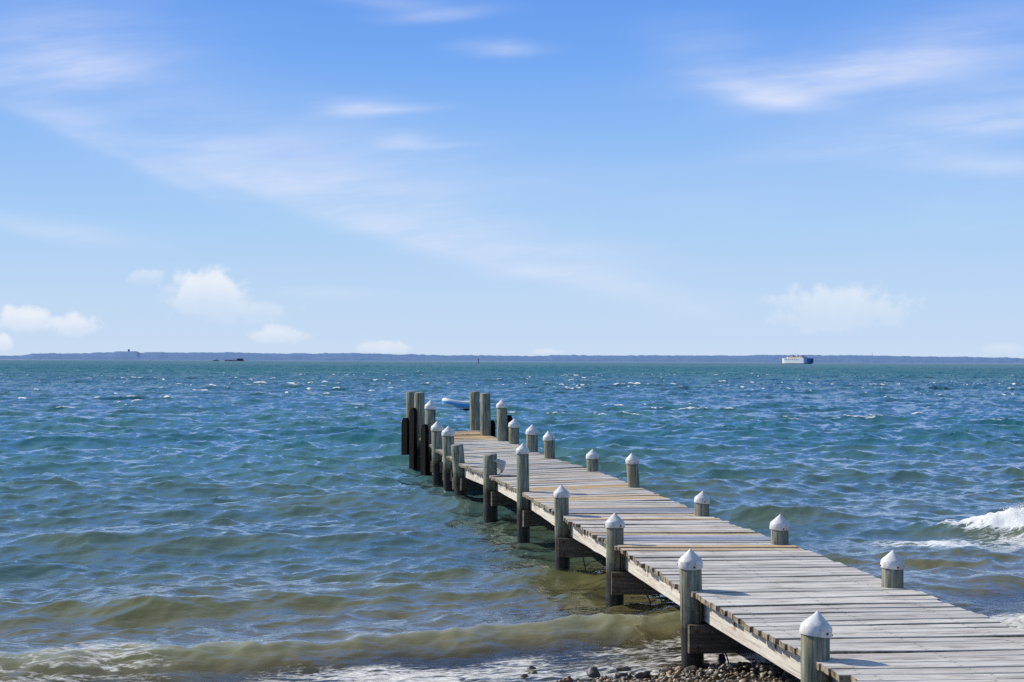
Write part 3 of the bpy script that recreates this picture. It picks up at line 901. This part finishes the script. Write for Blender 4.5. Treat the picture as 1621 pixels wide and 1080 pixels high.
def pile(xy, top, rad, capped, lean=(0, 0), rt=.97, label=None, cut=0.0, capscale=1.0):
    bm = bmesh.new()
    sd = random.random() * 100
    zs = [-1.0, -.4, -.1, .1, .3, .5, .66, .8]
    ptop = top - (rad * 1.46 if capped else 0)
    zs = [z for z in zs if z < ptop - .06] + [ptop]
    n = 28; rings = []
    for z in zs:
        f = (z + 1) / (ptop + 1); rr = rad * (1.04 + (rt - 1.04) * f)
        ring = []
        for k in range(n):
            a = 2 * PI * k / n
            w = mnoise.noise(Vector((math.cos(a) * 1.3 + sd, math.sin(a) * 1.3, z * 1.2)))
            w2 = mnoise.noise(Vector((math.cos(a) * 5 + sd, math.sin(a) * 5, z * .7)))
            r2 = rr * (1 + .045 * w + .035 * w2)
            zz = z + (cut * math.cos(a - .6) * rad if z == ptop else 0)
            ring.append(bm.verts.new((r2 * math.cos(a), r2 * math.sin(a), zz)))
        rings.append(ring)
    # a softened, worn top edge
    ring = [bm.verts.new((v.co.x * .90, v.co.y * .90, v.co.z + .010 + random.gauss(0, .003))) for v in rings[-1]]
    rings.append(ring)
    for a, b in zip(rings, rings[1:]):
        for k in range(n):
            bm.faces.new((a[k], a[(k + 1) % n], b[(k + 1) % n], b[k]))
    cv = bm.verts.new((0, 0, rings[-1][0].co.z * 0 + ptop + .014))
    for k in range(n):
        f = bm.faces.new((rings[-1][k], rings[-1][(k + 1) % n], cv)); f.material_index = 1
    lean_shear(bm, lean[0], lean[1], DZ)
    o = bm_obj('pile', bm, [M_pile, M_end], pier, True, (xy[0] - PO.x, xy[1] - PO.y, 0))
    if label: o['label'] = label
    if capped:
        cb = bmesh.new(); R = rad * 1.10 * capscale; hs = rad * .62; ht = rad * 1.62
        hs = R * .60; ht = R * 1.52
        prof = [(R * .98, -.002), (R * 1.01, .003), (R * .99, hs * .5), (R * .975, hs * .86), (R * .945, hs), (R * .875, hs + R * .095), (R * .76, hs + R * .20), (R * .50, hs + R * .44), (R * .25, hs + R * .68), (R * .10, hs + R * .83), (R * .055, hs + R * .885), (0, ht)]
        lathe(cb, prof, 32)
        lathe(cb, [(R * .90, .02), (R * .985, 0)][::1], 32)
        for k in range(3):
            a = -PI / 2 + random.choice((-.5, .2, .55)) + k * 2.1
            r_ = bmesh.ops.create_icosphere(cb, subdivisions=1, radius=.0085)
            bmesh.ops.translate(cb, vec=(math.cos(a) * R, math.sin(a) * R, hs * random.uniform(.18, .4)), verts=r_['verts'])
            for v in r_['verts']:
                for f in v.link_faces: f.material_index = 1
        zc = ptop - rad * .20
        rz = random.random() * 6
        c = bm_obj('pile_cap', cb, [M_cap, M_rust], o, True, (lean[0] * (zc - DZ), lean[1] * (zc - DZ), zc))
        tx, ty = random.gauss(0, .05), random.gauss(0, .05)
        c.rotation_euler = (tx - lean[1], ty + lean[0], 0)
    return o

PL = {}
spec_l = dict(l=(.93, .083, 1, (0, 0)), k=(.965, .083, 1, (-.025, 0)), j=(.95, .082, 1, (0, 0)), i=(.99, .081, 1, (-.02, 0)), h=(1.28, .081, 1, (-.015, 0)), g=(.955, .106, 0, (-.012, 0)),
              f=(.95, .104, 0, (-.085, 0)), e=(1.19, .108, 1, (-.03, 0)), d=(1.19, .107, 1, (-.02, 0)), c=(1.54, .110, 1, (.01, 0)), b=(1.63, .117, 0, (0, 0)), a=(1.61, .115, 0, (0, 0)))
spec_r = dict(l=(.93, .083, 1, (0, 0)), k=(.935, .081, 1, (0, 0)), j=(.935, .083, 1, (0, 0)), i=(.93, .080, 1, (-.02, 0)), h=(1.12, .082, 1, (-.06, 0)), g=(1.0, .092, 1, (-.03, 0)),
              f=(1.14, .096, 1, (-.04, 0)), e=(1.17, .112, 1, (0, 0)), d=(1.18, .107, 1, (-.01, 0)), c=(1.54, .113, 1, (-.02, 0)), b=(1.60, .118, 0, (-.02, 0)), a=(1.59, .122, 0, (-.015, 0)))
lab_l = {'g': 'pile with its cap broken off and hanging at the side', 'f': 'leaning pile without a cap', 'a': 'tall bare mooring pile', 'b': 'tall bare mooring pile', 'h': 'tall capped pile'}
lab_r = {'a': 'tall bare mooring pile', 'b': 'tall bare mooring pile'}
for kx in 'lkjihgfedcba':
    tp, rd, cp, ln = spec_l[kx]
    PL['L' + kx] = pile(LP[kx], tp, rd, cp, ln, label=lab_l.get(kx), cut=.12 if kx in 'fg' else .05)
    tp, rd, cp, ln = spec_r[kx]
    PL['R' + kx] = pile(RP[kx], tp, rd, cp, ln, label=lab_r.get(kx), cut=.06)

# broken cap hanging off its pile
bm = bmesh.new()
n = 12
prof = [(.112, 0), (.114, .055), (.100, .085), (.066, .125), (.03, .165), (.004, .185)]
rings = [[bm.verts.new((r * math.cos(a), r * math.sin(a), zz + (.018 * math.sin(a * 5) if i == 0 else 0))) for a in [(-PI / 2 - 1.3 + 2.6 * k / n) for k in range(n + 1)]] for i, (r, zz) in enumerate(prof)]
for a, b in zip(rings, rings[1:]):
    for k in range(n): bm.faces.new((a[k], a[k + 1], b[k + 1], b[k]))
bmesh.ops.solidify(bm, geom=bm.faces[:], thickness=.005)
bc = bm_obj('pile_cap', bm, [M_cap], PL['Lg'], True, (.075, -.06, .775))
bc.rotation_euler = (math.radians(-12), math.radians(64), math.radians(12)); bc['label'] = 'cracked half of a white cap hanging from its pile'

# cross beams bolted to each pair of piles
for kx in 'lkjihgfedcba':
    A = Vector(LP[kx]); B = Vector(RP[kx]); ac = (B - A).normalized(); al = Vector((-ac.y, ac.x))
    rd = max(spec_l[kx][1], spec_r[kx][1])
    for sgn in (-1, 1):
        a = A + al * (sgn * (rd + .024)) - ac * (.045 if sgn < 0 else .02); b = B + al * (sgn * (rd + .024)) + ac * .05
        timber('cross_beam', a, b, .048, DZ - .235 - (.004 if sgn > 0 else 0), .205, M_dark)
    # bolt heads on the near face
for kx in 'lkjih':
    A = Vector(LP[kx]); ac = (Vector(RP[kx]) - A).normalized(); al = Vector((-ac.y, ac.x))
    for dz_ in (-.275, -.40):
        bm = bmesh.new()
        p = A - al * (spec_l[kx][1] + .05) + ac * random.uniform(.0, .03)
        r_ = bmesh.ops.create_icosphere(bm, subdivisions=2, radius=.014)
        bmesh.ops.translate(bm, vec=(p.x - PO.x, p.y - PO.y, DZ + dz_), verts=r_['verts'])
        bm_obj('bolt', bm, [M_rust], pier, True)
# slack brace rods under the beams
for kx, (u0, u1) in (('k', (.12, .25)), ('j', (.12, .3)), ('j', (.2, .36)), ('i', (.35, .5)), ('i', (.12, .2)), ('h', (.2, .45))):
    A = Vector(LP[kx]); B = Vector(RP[kx]); al = Vector((-(B - A).normalized().y, (B - A).normalized().x))
    p0 = A.lerp(B, u0) - al * .02; p1 = A.lerp(B, u1) + al * .12
    bm = bmesh.new()
    tube(bm, [(p0.x - PO.x, p0.y - PO.y, DZ - .30), ((p0.x + p1.x) / 2 - PO.x, (p0.y + p1.y) / 2 - PO.y, .16), (p1.x - PO.x, p1.y - PO.y, -.15)], .006, 6)
    bm_obj('brace_rod', bm, [M_iron], pier, True)

# fender boards on the outer piles at the head
def fender(P, Q, sgn, top, rd, fw_=.22, th=.075, dy_=0.0):
    A = Vector(P); ac = (Vector(Q) - A).normalized()          # away from the deck is -ac
    al = Vector((-ac.y, ac.x))
    c = A - ac * (rd + th / 2 + .002) + al * dy_
    bm = bmesh.new()
    pr = [(-fw_ / 2, -.6), (fw_ / 2, -.6), (fw_ / 2, top - .10), (fw_ / 4, top), (-fw_ / 4, top), (-fw_ / 2, top - .10)]
    fr_ = [bm.verts.new((c.x + al.x * u - ac.x * th / 2 - PO.x, c.y + al.y * u - ac.y * th / 2 - PO.y, z_)) for u, z_ in pr]
    bk = [bm.verts.new((c.x + al.x * u + ac.x * th / 2 - PO.x, c.y + al.y * u + ac.y * th / 2 - PO.y, z_)) for u, z_ in pr]
    bm.faces.new(fr_); bm.faces.new(bk[::-1])
    for k in range(6): bm.faces.new((fr_[k], bk[k], bk[(k + 1) % 6], fr_[(k + 1) % 6]))
    bmesh.ops.recalc_face_normals(bm, faces=bm.faces[:])
    bmesh.ops.bevel(bm, geom=bm.edges[:], offset=.006, segments=1, affect='EDGES')
    bm_obj('fender_board', bm, [M_fender], pier)
fender(LP['c'], RP['c'], -1, 1.05, .108, dy_=-.05)
fender(LP['b'], RP['b'], -1, 1.31, .115)
fender(LP['a'], RP['a'], -1, 1.02, .115)
fender(RP['c'], LP['c'], 1, 1.20, .11)
fender(RP['b'], LP['b'], 1, 1.0, .115)

# ---------------------------------------------------------------- stones
def mat_stone():
    m, t, b, out = material('sea worn stone')
    c0 = t.attr('tint', 'Color'); o = worldpos(t)
    n = t.noise(o, 38.0, 5, .65); n2 = t.noise(o, 140.0, 3, .6)
    c = t.mix(t.ss(n, .35, .7, 0, .55), c0, t.mix(.6, c0, (.03, .028, .025), 'MIX'))
    c = t.mix(t.ss(n2, .62, .72, 0, .5), c, (.42, .40, .37))
    t.put(b.inputs['Base Color'], c); b.inputs['Roughness'].default_value = .55
    t.put(b.inputs['Normal'], t.bump(n + n2 * .3, .35, .01))
    return m
M_stone = mat_stone()
TINTS2 = [(.11, .09, .065), (.16, .125, .085), (.07, .06, .045), (.20, .165, .12), (.05, .045, .035), (.14, .095, .055), (.28, .25, .20), (.13, .11, .08), (.22, .14, .07)]
TINTS = [(.10, .095, .09), (.16, .12, .085), (.26, .16, .06), (.20, .075, .045), (.07, .075, .085), (.24, .22, .19), (.14, .10, .06), (.09, .085, .055), (.32, .29, .25)]
def stone_verts(sub, sx, sy, sz, seed, rot, ang=.32):
    bm = bmesh.new(); bmesh.ops.create_icosphere(bm, subdivisions=sub, radius=1)
    for v in bm.verts:
        p = v.co.copy()
        d = 1 + ang * mnoise.noise(p * .9 + Vector((seed, 0, 0))) + ang * .45 * mnoise.noise(p * 2.1 + Vector((0, seed, 0)))
        p = p * d
        p = Vector((p.x * sx, p.y * sy, p.z * sz)); p.rotate(Matrix.Rotation(rot, 3, 'Z'))
        v.co = p
    bm.verts.index_update()
    V = np.array([v.co[:] for v in bm.verts]); Fc = [[v.index for v in f.verts] for f in bm.faces]; bm.free()
    return V, Fc
def add_stone(x_, y_, sx, sy, sz, tint, label, sink=.3, rot=0, tilt=0):
    sx, sy, sz = sx * .80, sy * .80, sz * .68
    V, Fc = stone_verts(3, sx, sy, sz, random.random() * 50, rot, .62)
    z_ = float(beach_z(np.array([x_]), np.array([y_]))[0]) + sz * (1 - sink)
    o = mesh_obj('stone', V, Fc, M_stone, None, True, (x_, y_, z_))
    o.rotation_euler = (tilt, tilt * .5, 0)
    at = o.data.attributes.new('tint', 'FLOAT_COLOR', 'POINT')
    at.data.foreach_set('color', np.tile(np.array(tint + (1.0,), dtype=np.float32), len(V)))
    return tag(o, label, 'stone', 'loose stones on the shingle')
add_stone(1.56, 10.50, .044, .05, .080, (.075, .08, .095), 'tall slate grey stone standing upright just right of the nearest beach pile', .2, .3, .1)
add_stone(1.60, 10.34, .052, .04, .040, (.34, .19, .06), 'orange brown stone right of the upright grey one, at the front of the heap', .1, .2)
add_stone(1.74, 10.42, .050, .04, .044, (.27, .15, .055), 'reddish brown stone behind the orange one, near the pier edge', .1, 1)
add_stone(1.83, 10.38, .040, .035, .036, (.10, .08, .06), 'dark stone farthest right on the heap, in the shade of the pier', .1, 2)
add_stone(.59, 10.30, .062, .045, .056, (.09, .085, .075), 'dark pointed stone standing alone in the foam', .05, .1)
add_stone(.41, 10.14, .042, .034, .036, (.24, .10, .055), 'rusty red stone at the bottom of the picture in the foam', .05, 0)
add_stone(.154, 10.62, .042, .034, .040, (.05, .05, .05), 'small black stone in the swash, behind the mossy one', .0, 0)
add_stone(.155, 10.46, .042, .034, .036, (.13, .13, .05), 'olive mossy stone in the swash, between the black and the brown one', .0, .4)
add_stone(.10, 10.33, .036, .030, .034, (.07, .055, .05), 'dark brown stone farthest left in the swash', .0, .4)
add_stone(.83, 10.47, .056, .040, .038, (.10, .09, .075), 'low grey brown stone half covered by the swash, behind the flat black one', .05, -.2)
add_stone(.83, 10.25, .064, .036, .026, (.05, .05, .05), 'flat black stone barely rising out of the foam', .0, .2)
add_stone(1.15, 10.36, .062, .042, .038, (.20, .15, .11), 'smooth pale brown stone in front of the nearest beach pile', .1, .1)
add_stone(1.25, 10.44, .044, .03, .026, (.36, .18, .09), 'small orange stone at the left foot of the nearest beach pile', .1, .1)
add_stone(.93, 10.10, .075, .045, .050, (.08, .07, .06), 'broad dark stone at the bottom of the picture where the shingle begins', .1, .6)
add_stone(1.31, 10.26, .075, .042, .044, (.11, .085, .07), 'long dark brown stone lying before the nearest beach pile', .1, .6)
add_stone(1.43, 10.46, .046, .036, .040, (.34, .31, .27), 'pale grey stone at the right foot of the nearest beach pile', .1, .5)
# the shingle heap: one mass of small pebbles
Vs, Fs, Ts = [], [], []
protos = [stone_verts(1, 1, random.uniform(.45, .9), random.uniform(.25, .7), random.random() * 60, 0, 1.0) for _ in range(14)]
base = 0
cnt = 0
while cnt < 5600:
    xx = random.uniform(-.6, 5.2)
    ss_ = -abs(random.gauss(0, .5)) - .12
    # point at shore distance ss_
    yy = 10.75 + (ss_ + .4 * (xx - 1.5)) / .9165
    if yy < 8.2: continue
    if xx < 1.1 and random.random() < min(.93, (1.1 - xx) * 1.1): continue
    if ss_ > -.3 and random.random() < .55: continue
    r = random.choice((.006, .008, .010, .012, .015, .020, .028)) * random.uniform(.8, 1.25)
    V, Fc = random.choice(protos)
    a = random.random() * 6.28; c_, s_ = math.cos(a), math.sin(a)
    R = np.array(Matrix.Rotation(a, 3, 'Z') @ Matrix.Rotation(random.gauss(0, .7), 3, 'X'))
    heap = .07 * math.exp(-((xx - 1.75) / .5) ** 2 - ((yy - 10.05) / .35) ** 2)
    z_ = float(beach_z(np.array([xx]), np.array([yy]))[0]) + r * .25 + random.random() * (.012 + heap)
    Vs.append((V * r) @ R.T + np.array([xx, yy, z_])); Fs.extend([[i + base for i in f] for f in Fc]); base += len(V)
    tt = random.choice(TINTS2); k = random.uniform(.9, 2.6)
    Ts.append(np.tile(np.array([tt[0] * k, tt[1] * k, tt[2] * k, 1.0], dtype=np.float32), (len(V), 1)))
    cnt += 1
o = mesh_obj('shingle', np.concatenate(Vs), Fs, M_stone, None, True)
at = o.data.attributes.new('tint', 'FLOAT_COLOR', 'POINT'); at.data.foreach_set('color', np.concatenate(Ts).ravel())
tag(o, 'brown and grey shingle heaped under the near end of the pier', 'shingle', kind='stuff')

# ---------------------------------------------------------------- far shore
HD = 7000.0
hx = np.array([-400, -60, 0, 30, 55, 100, 140, 165, 190, 217, 222, 235, 255, 265, 300, 380, 430, 500, 560, 620, 700, 760, 860, 875, 930, 1000, 1140, 1235, 1300, 1400, 1500, 1560, 1621, 1800, 2200])
hy = np.array([563, 561, 562.5, 562.5, 558.6, 558.6, 557.6, 557.2, 555.2, 555.2, 558, 557, 556, 557.6, 557.2, 556.6, 558.8, 558.6, 557.6, 559.6, 561.4, 562.2, 562.6, 561.3, 561.8, 561.6, 562.1, 561.1, 561, 562.1, 563.6, 564.6, 566.4, 568, 566])
nxh = 1800
Xh = np.linspace(-5200, 5200, nxh)
pxh = Xh / HD * F + 810.5
top = (572.3 + (pxh - 810) * .0043 - np.interp(pxh, hx, hy)) * HD / F + CAMZ
tree = (vnoise(Xh, Xh * 0, 61, 1 / 22.0) - .5) * 3.4 + (vnoise(Xh, Xh * 0, 62, 1 / 9.0) - .5) * 2.4 + (vnoise(Xh, Xh * 0, 63, 1 / 70.0) - .5) * 3.5
prof = [(0, .0), (4, .06), (25, .10), (60, .24), (140, .42), (260, .62), (420, .82), (560, .94), (640, 1.0), (900, .55), (1400, 0)]
rowsv = []
for i, (yy, f) in enumerate(prof):
    zz = np.maximum(top, 6) * f + tree * (1 if i == 8 else .3 if i > 5 else 0)
    if 1 < i < 8: zz = zz + (vnoise(Xh, Xh * 0 + i, 70 + i, 1 / 40.0) - .5) * 2.2 + (vnoise(Xh, Xh * 0 + i, 90 + i, 1 / 14.0) - .5) * 1.2
    rowsv.append(np.stack([Xh * (HD + yy) / HD, np.full(nxh, HD + yy), np.maximum(zz, -.5)], -1))
m, t, b, out = material('hazy wooded hills')
p = worldpos(t); px_, py_, pz_ = t.sep(p)
n1 = t.noise(p, .012, 5, .62); n2 = t.noise(p, .05, 4, .6)
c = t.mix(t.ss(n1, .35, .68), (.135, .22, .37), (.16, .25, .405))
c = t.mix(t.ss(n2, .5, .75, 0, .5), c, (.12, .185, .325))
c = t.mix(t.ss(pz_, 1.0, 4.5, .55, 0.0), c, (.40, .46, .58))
t.put(b.inputs['Base Color'], c); b.inputs['Roughness'].default_value = 1.0; b.inputs['Specular IOR Level'].default_value = 0
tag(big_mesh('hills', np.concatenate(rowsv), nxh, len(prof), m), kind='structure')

def far_x(px, Y): return (px - 810.5) / F * Y
# tower and mast on the ridge
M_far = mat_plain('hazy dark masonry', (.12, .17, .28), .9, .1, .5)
bm = bmesh.new(); box(bm, (0, 0, 6), 8.5, 8.5, 20, .5)
tw = bm_obj('water_tower', bm, [M_far], None, False, (far_x(204, HD + 640), HD + 640, 40)); tag(tw, 'small square tower standing on the highest hill at the left', 'tower')
bm = bmesh.new(); box(bm, (0, 0, 17.0), 10.5, 10.5, 3.0, .4); bm_obj('parapet', bm, [M_far], tw)
bm = bmesh.new(); tube(bm, [(0, 0, -6), (0, 0, 12), (0, 0, 25)], [.9, .6, .3], 6)
ms_ = bm_obj('radio_mast', bm, [M_far], None, False, (far_x(1381, HD + 640), HD + 640, 38)); tag(ms_, 'thin radio mast rising from the far shore right of the ferry', 'mast')

# ---------------------------------------------------------------- ferry
Mw = mat_plain('white ship paint', (.80, .80, .78), .5, .04, .4)
Mb = mat_plain('blue ship paint', (.035, .12, .36), .5, .15, .3)
Mn = mat_plain('navy ship paint', (.012, .025, .10), .5, .2, .3)
Mg = mat_plain('dark ship glass', (.03, .04, .06), .2, .1, 1)
Mt = mat_plain('tan deck clutter', (.36, .28, .22), .8, .3, .3)
Mh = mat_plain('hazy brown paint', (.42, .33, .33), .9, .15, .2)
Mc = mat_plain('cream ship paint', (.58, .50, .42), .6, .35, .25)
Mr = mat_plain('red lead paint', (.16, .05, .035), .7, .2, .3)
ferry = empty('ferry', 'white double deck car ferry with a blue bow crossing before the far shore', 'ferry', (far_x(1262, 2500), 2500, 0), math.radians(-46))
def loft_hull(bm, L, W, z0, z1, taper0=.8, n=16, p=3.2):
    prs = []
    for z_, k in ((z0, taper0), (z1, 1.0)):
        ring = []
        for i in range(n + 1):
            u = -1 + 2 * i / n; ring.append((u * L / 2 * (.96 if k < 1 else 1), W / 2 * k * (1 - abs(u) ** p * .62), z_))
        for i in range(n, -1, -1):
            u = -1 + 2 * i / n; ring.append((u * L / 2 * (.96 if k < 1 else 1), -W / 2 * k * (1 - abs(u) ** p * .62), z_))
        prs.append([bm.verts.new(p) for p in ring])
    a, b = prs; m = len(a)
    for k in range(m): bm.faces.new((a[k], a[(k + 1) % m], b[(k + 1) % m], b[k]))
    bm.faces.new(a[::-1]); bm.faces.new(b)
bm = bmesh.new(); loft_hull(bm, 60, 17.6, -.5, 1.2, .92, p=7); bm_obj('hull', bm, [Mn], ferry)
bm = bmesh.new(); loft_hull(bm, 58, 17.4, 1.21, 11.2, 1.0, p=9); bm_obj('superstructure', bm, [Mw], ferry)
bm = bmesh.new(); loft_hull(bm, 13, 18.2, 2.0, 11.6, 1.0, p=6)
bmesh.ops.translate(bm, vec=(23.8, 0, 0), verts=bm.verts[:]); bow = bm_obj('bow_shelter', bm, [Mb], ferry)
bm = bmesh.new(); box(bm, (29.8, 0, 6.2), 2.2, 6.4, 6.6, .2); bm_obj('bow_door', bm, [Mn], bow)
for i in range(8):
    for sy_ in (1, -1):
        u = (-20 + i * 4.0) / 29
        bm = bmesh.new(); box(bm, (-20 + i * 4.0, sy_ * 8.7, 8.6), 2.2, .25, 1.1); bm_obj('window', bm, [Mg], ferry)
bm = bmesh.new(); loft_hull(bm, 40, 13, 11.21, 14.0, 1.0, p=10); bm_obj('upper_deck', bm, [Mc], ferry)
bm = bmesh.new(); loft_hull(bm, 32, 11, 14.01, 14.7, 1.0, p=10); bm_obj('awning', bm, [Mg], ferry)
for sx_ in (1, -1):
    bm = bmesh.new(); box(bm, (sx_ * 9.5, 0, 16.2), 6, 8, 3.1, .3); ph = bm_obj('pilot_house', bm, [Mw], ferry)
    bm = bmesh.new(); box(bm, (sx_ * 9.5, 0, 16.6), 6.3, 8.3, 1.0, .1); bm_obj('window', bm, [Mg], ph)
bm = bmesh.new(); box(bm, (0, 0, 17.1), 4.0, 3.4, 5.0, .4); bm_obj('funnel', bm, [Mw], ferry)
bm = bmesh.new(); tube(bm, [(-5, 0, 14.6), (-5, 0, 27)], [.35, .18], 6); bm_obj('mast', bm, [Mw], ferry)
ferry.scale = (1, 1, .88)

# ---------------------------------------------------------------- tug and barge
tug = empty('tugboat', 'tiny white tugboat following the barge below the left hills', 'boat', (far_x(342, 3300), 3300, 0), math.radians(8))
bm = bmesh.new(); loft_hull(bm, 15, 5, -.3, 1.8, .8); bm_obj('hull', bm, [Mn], tug)
bm = bmesh.new(); box(bm, (-1, 0, 3.0), 6, 3.6, 2.4, .2); ch_ = bm_obj('deckhouse', bm, [Mw], tug)
bm = bmesh.new(); box(bm, (-.5, 0, 5.2), 2.8, 2.8, 2.0, .2); bm_obj('wheelhouse', bm, [Mw], tug)
bm = bmesh.new(); box(bm, (2.2, 0, 4.4), 1.4, 1.4, 4.4, .1); bm_obj('funnel', bm, [Mr], tug)
bm = bmesh.new(); tube(bm, [(-.5, 0, 6.2), (-.5, 0, 13)], [.22, .12], 6); bm_obj('mast', bm, [Mw], tug)
barge = empty('barge', 'long low brown barge with a navy bow block below the left hills', 'barge', (far_x(371.5, 3300), 3300, 0), 0)
bm = bmesh.new(); loft_hull(bm, 47, 9, -.3, 2.0, .9); bm_obj('hull', bm, [Mh], barge)
bm = bmesh.new(); box(bm, (-7, 0, 2.9), 30, 7.5, 1.7, .2); bm_obj('cargo', bm, [Mh], barge)
bm = bmesh.new(); box(bm, (13, 0, 3.9), 13.5, 8.6, 4.6, .4); bm_obj('bow_block', bm, [Mn], barge)
# channel buoys
def buoy(px, Y, s_, label):
    r = empty('buoy', label, 'buoy', (far_x(px, Y), Y, 0), 0, 'channel buoys')
    bm = bmesh.new(); lathe(bm, [(0, -.5), (1.2, -.5), (1.3, .7), (1.0, 1.0), (0, 1.05)], 14)
    bmesh.ops.scale(bm, vec=(s_, s_, s_), verts=bm.verts[:]); bm_obj('float', bm, [Mr], r, True)
    bm = bmesh.new()
    for k in range(4):
        a = k * PI / 2 + .4; tube(bm, [(math.cos(a) * .9, math.sin(a) * .9, 1.0), (math.cos(a) * .3, math.sin(a) * .3, 4.2)], .12, 5)
    bmesh.ops.scale(bm, vec=(s_, s_, s_), verts=bm.verts[:]); bm_obj('tower', bm, [Mn], r)
    bm = bmesh.new(); lathe(bm, [(0, 3.4), (.8, 3.5), (.8, 5.2), (0, 5.6)], 10)
    bmesh.ops.scale(bm, vec=(s_, s_, s_), verts=bm.verts[:]); bm_obj('top_mark', bm, [Mn], r)
buoy(757.5, 1900, 1.0, 'dark channel buoy on the horizon above the pier head')
buoy(238.5, 2600, .5, 'tiny dark buoy on the horizon below the tower')

# ---------------------------------------------------------------- dinghy
din = empty('inflatable_dinghy', 'blue and white inflatable dinghy floating beyond the pier head', 'dinghy', (-2.24, 66.5, .10), math.radians(12))
din.scale = (.80, .80, .92)
Mdw = mat_plain('white rubber', (.74, .75, .78), .45, .05, 3); Mdb = mat_plain('blue rubber', (.12, .34, .70), .45, .08, 3); Mdk = mat_plain('dark motor', (.02, .022, .03), .4, .2, 6)
path = []
for i in range(25):
    a = -PI / 2 - PI * 0 + i / 24 * PI
    # U shape with the bow at -x
    u = i / 24
    if u < .33: f = u / .33; p = (1.15 - 1.45 * f, -.48, .20)
    elif u > .67: f = (u - .67) / .33; p = (-.30 + 1.45 * f, .48, .20)
    else:
        a = -PI / 2 - (u - .33) / .34 * PI; p = (-.30 + .85 * math.cos(a), .48 * math.sin(a), .20)
    lift = max(0, (-p[0] - .1)) ** 1.4 * .16
    path.append((p[0], p[1], p[2] + lift))
bm = bmesh.new(); rd_ = [.06] + [.15] + [.19] * 21 + [.15] + [.06]
tube(bm, path, rd_, 16)
for f in bm.faces:
    # blue belt round the outside of the tube
    c = f.calc_center_median()
    out_ = Vector((min(0, c.x + .30), c.y, 0))
    core = .48
    rad_ = math.hypot((c.x + .30) * .56 if c.x < -.30 else 0, c.y)
    zz = c.z - (.20 + max(0, (-c.x - .1)) ** 1.4 * .16)
    f.material_index = 1 if (rad_ > core + .05 and -.11 < zz < .07) else 0
bm_obj('tube', bm, [Mdw, Mdb], din, True)
bm = bmesh.new(); box(bm, (.25, 0, .10), 1.7, .74, .05, .01); bm_obj('floor', bm, [Mdk], din)
bm = bmesh.new(); box(bm, (1.02, 0, .30), .05, .72, .34, .01); bm_obj('transom', bm, [Mdb], din)
bm = bmesh.new(); box(bm, (.30, 0, .33), .22, .80, .03, .008); bm_obj('seat', bm, [Mdb], din)
bm = bmesh.new(); box(bm, (1.16, 0, .52), .24, .20, .24, .05); box(bm, (1.14, 0, .12), .08, .10, .6, .02); bm_obj('outboard_motor', bm, [Mdk], din)

sc.cycles.max_bounces = 4
sc.cycles.transparent_max_bounces = 8
sc.cycles.use_denoising = False
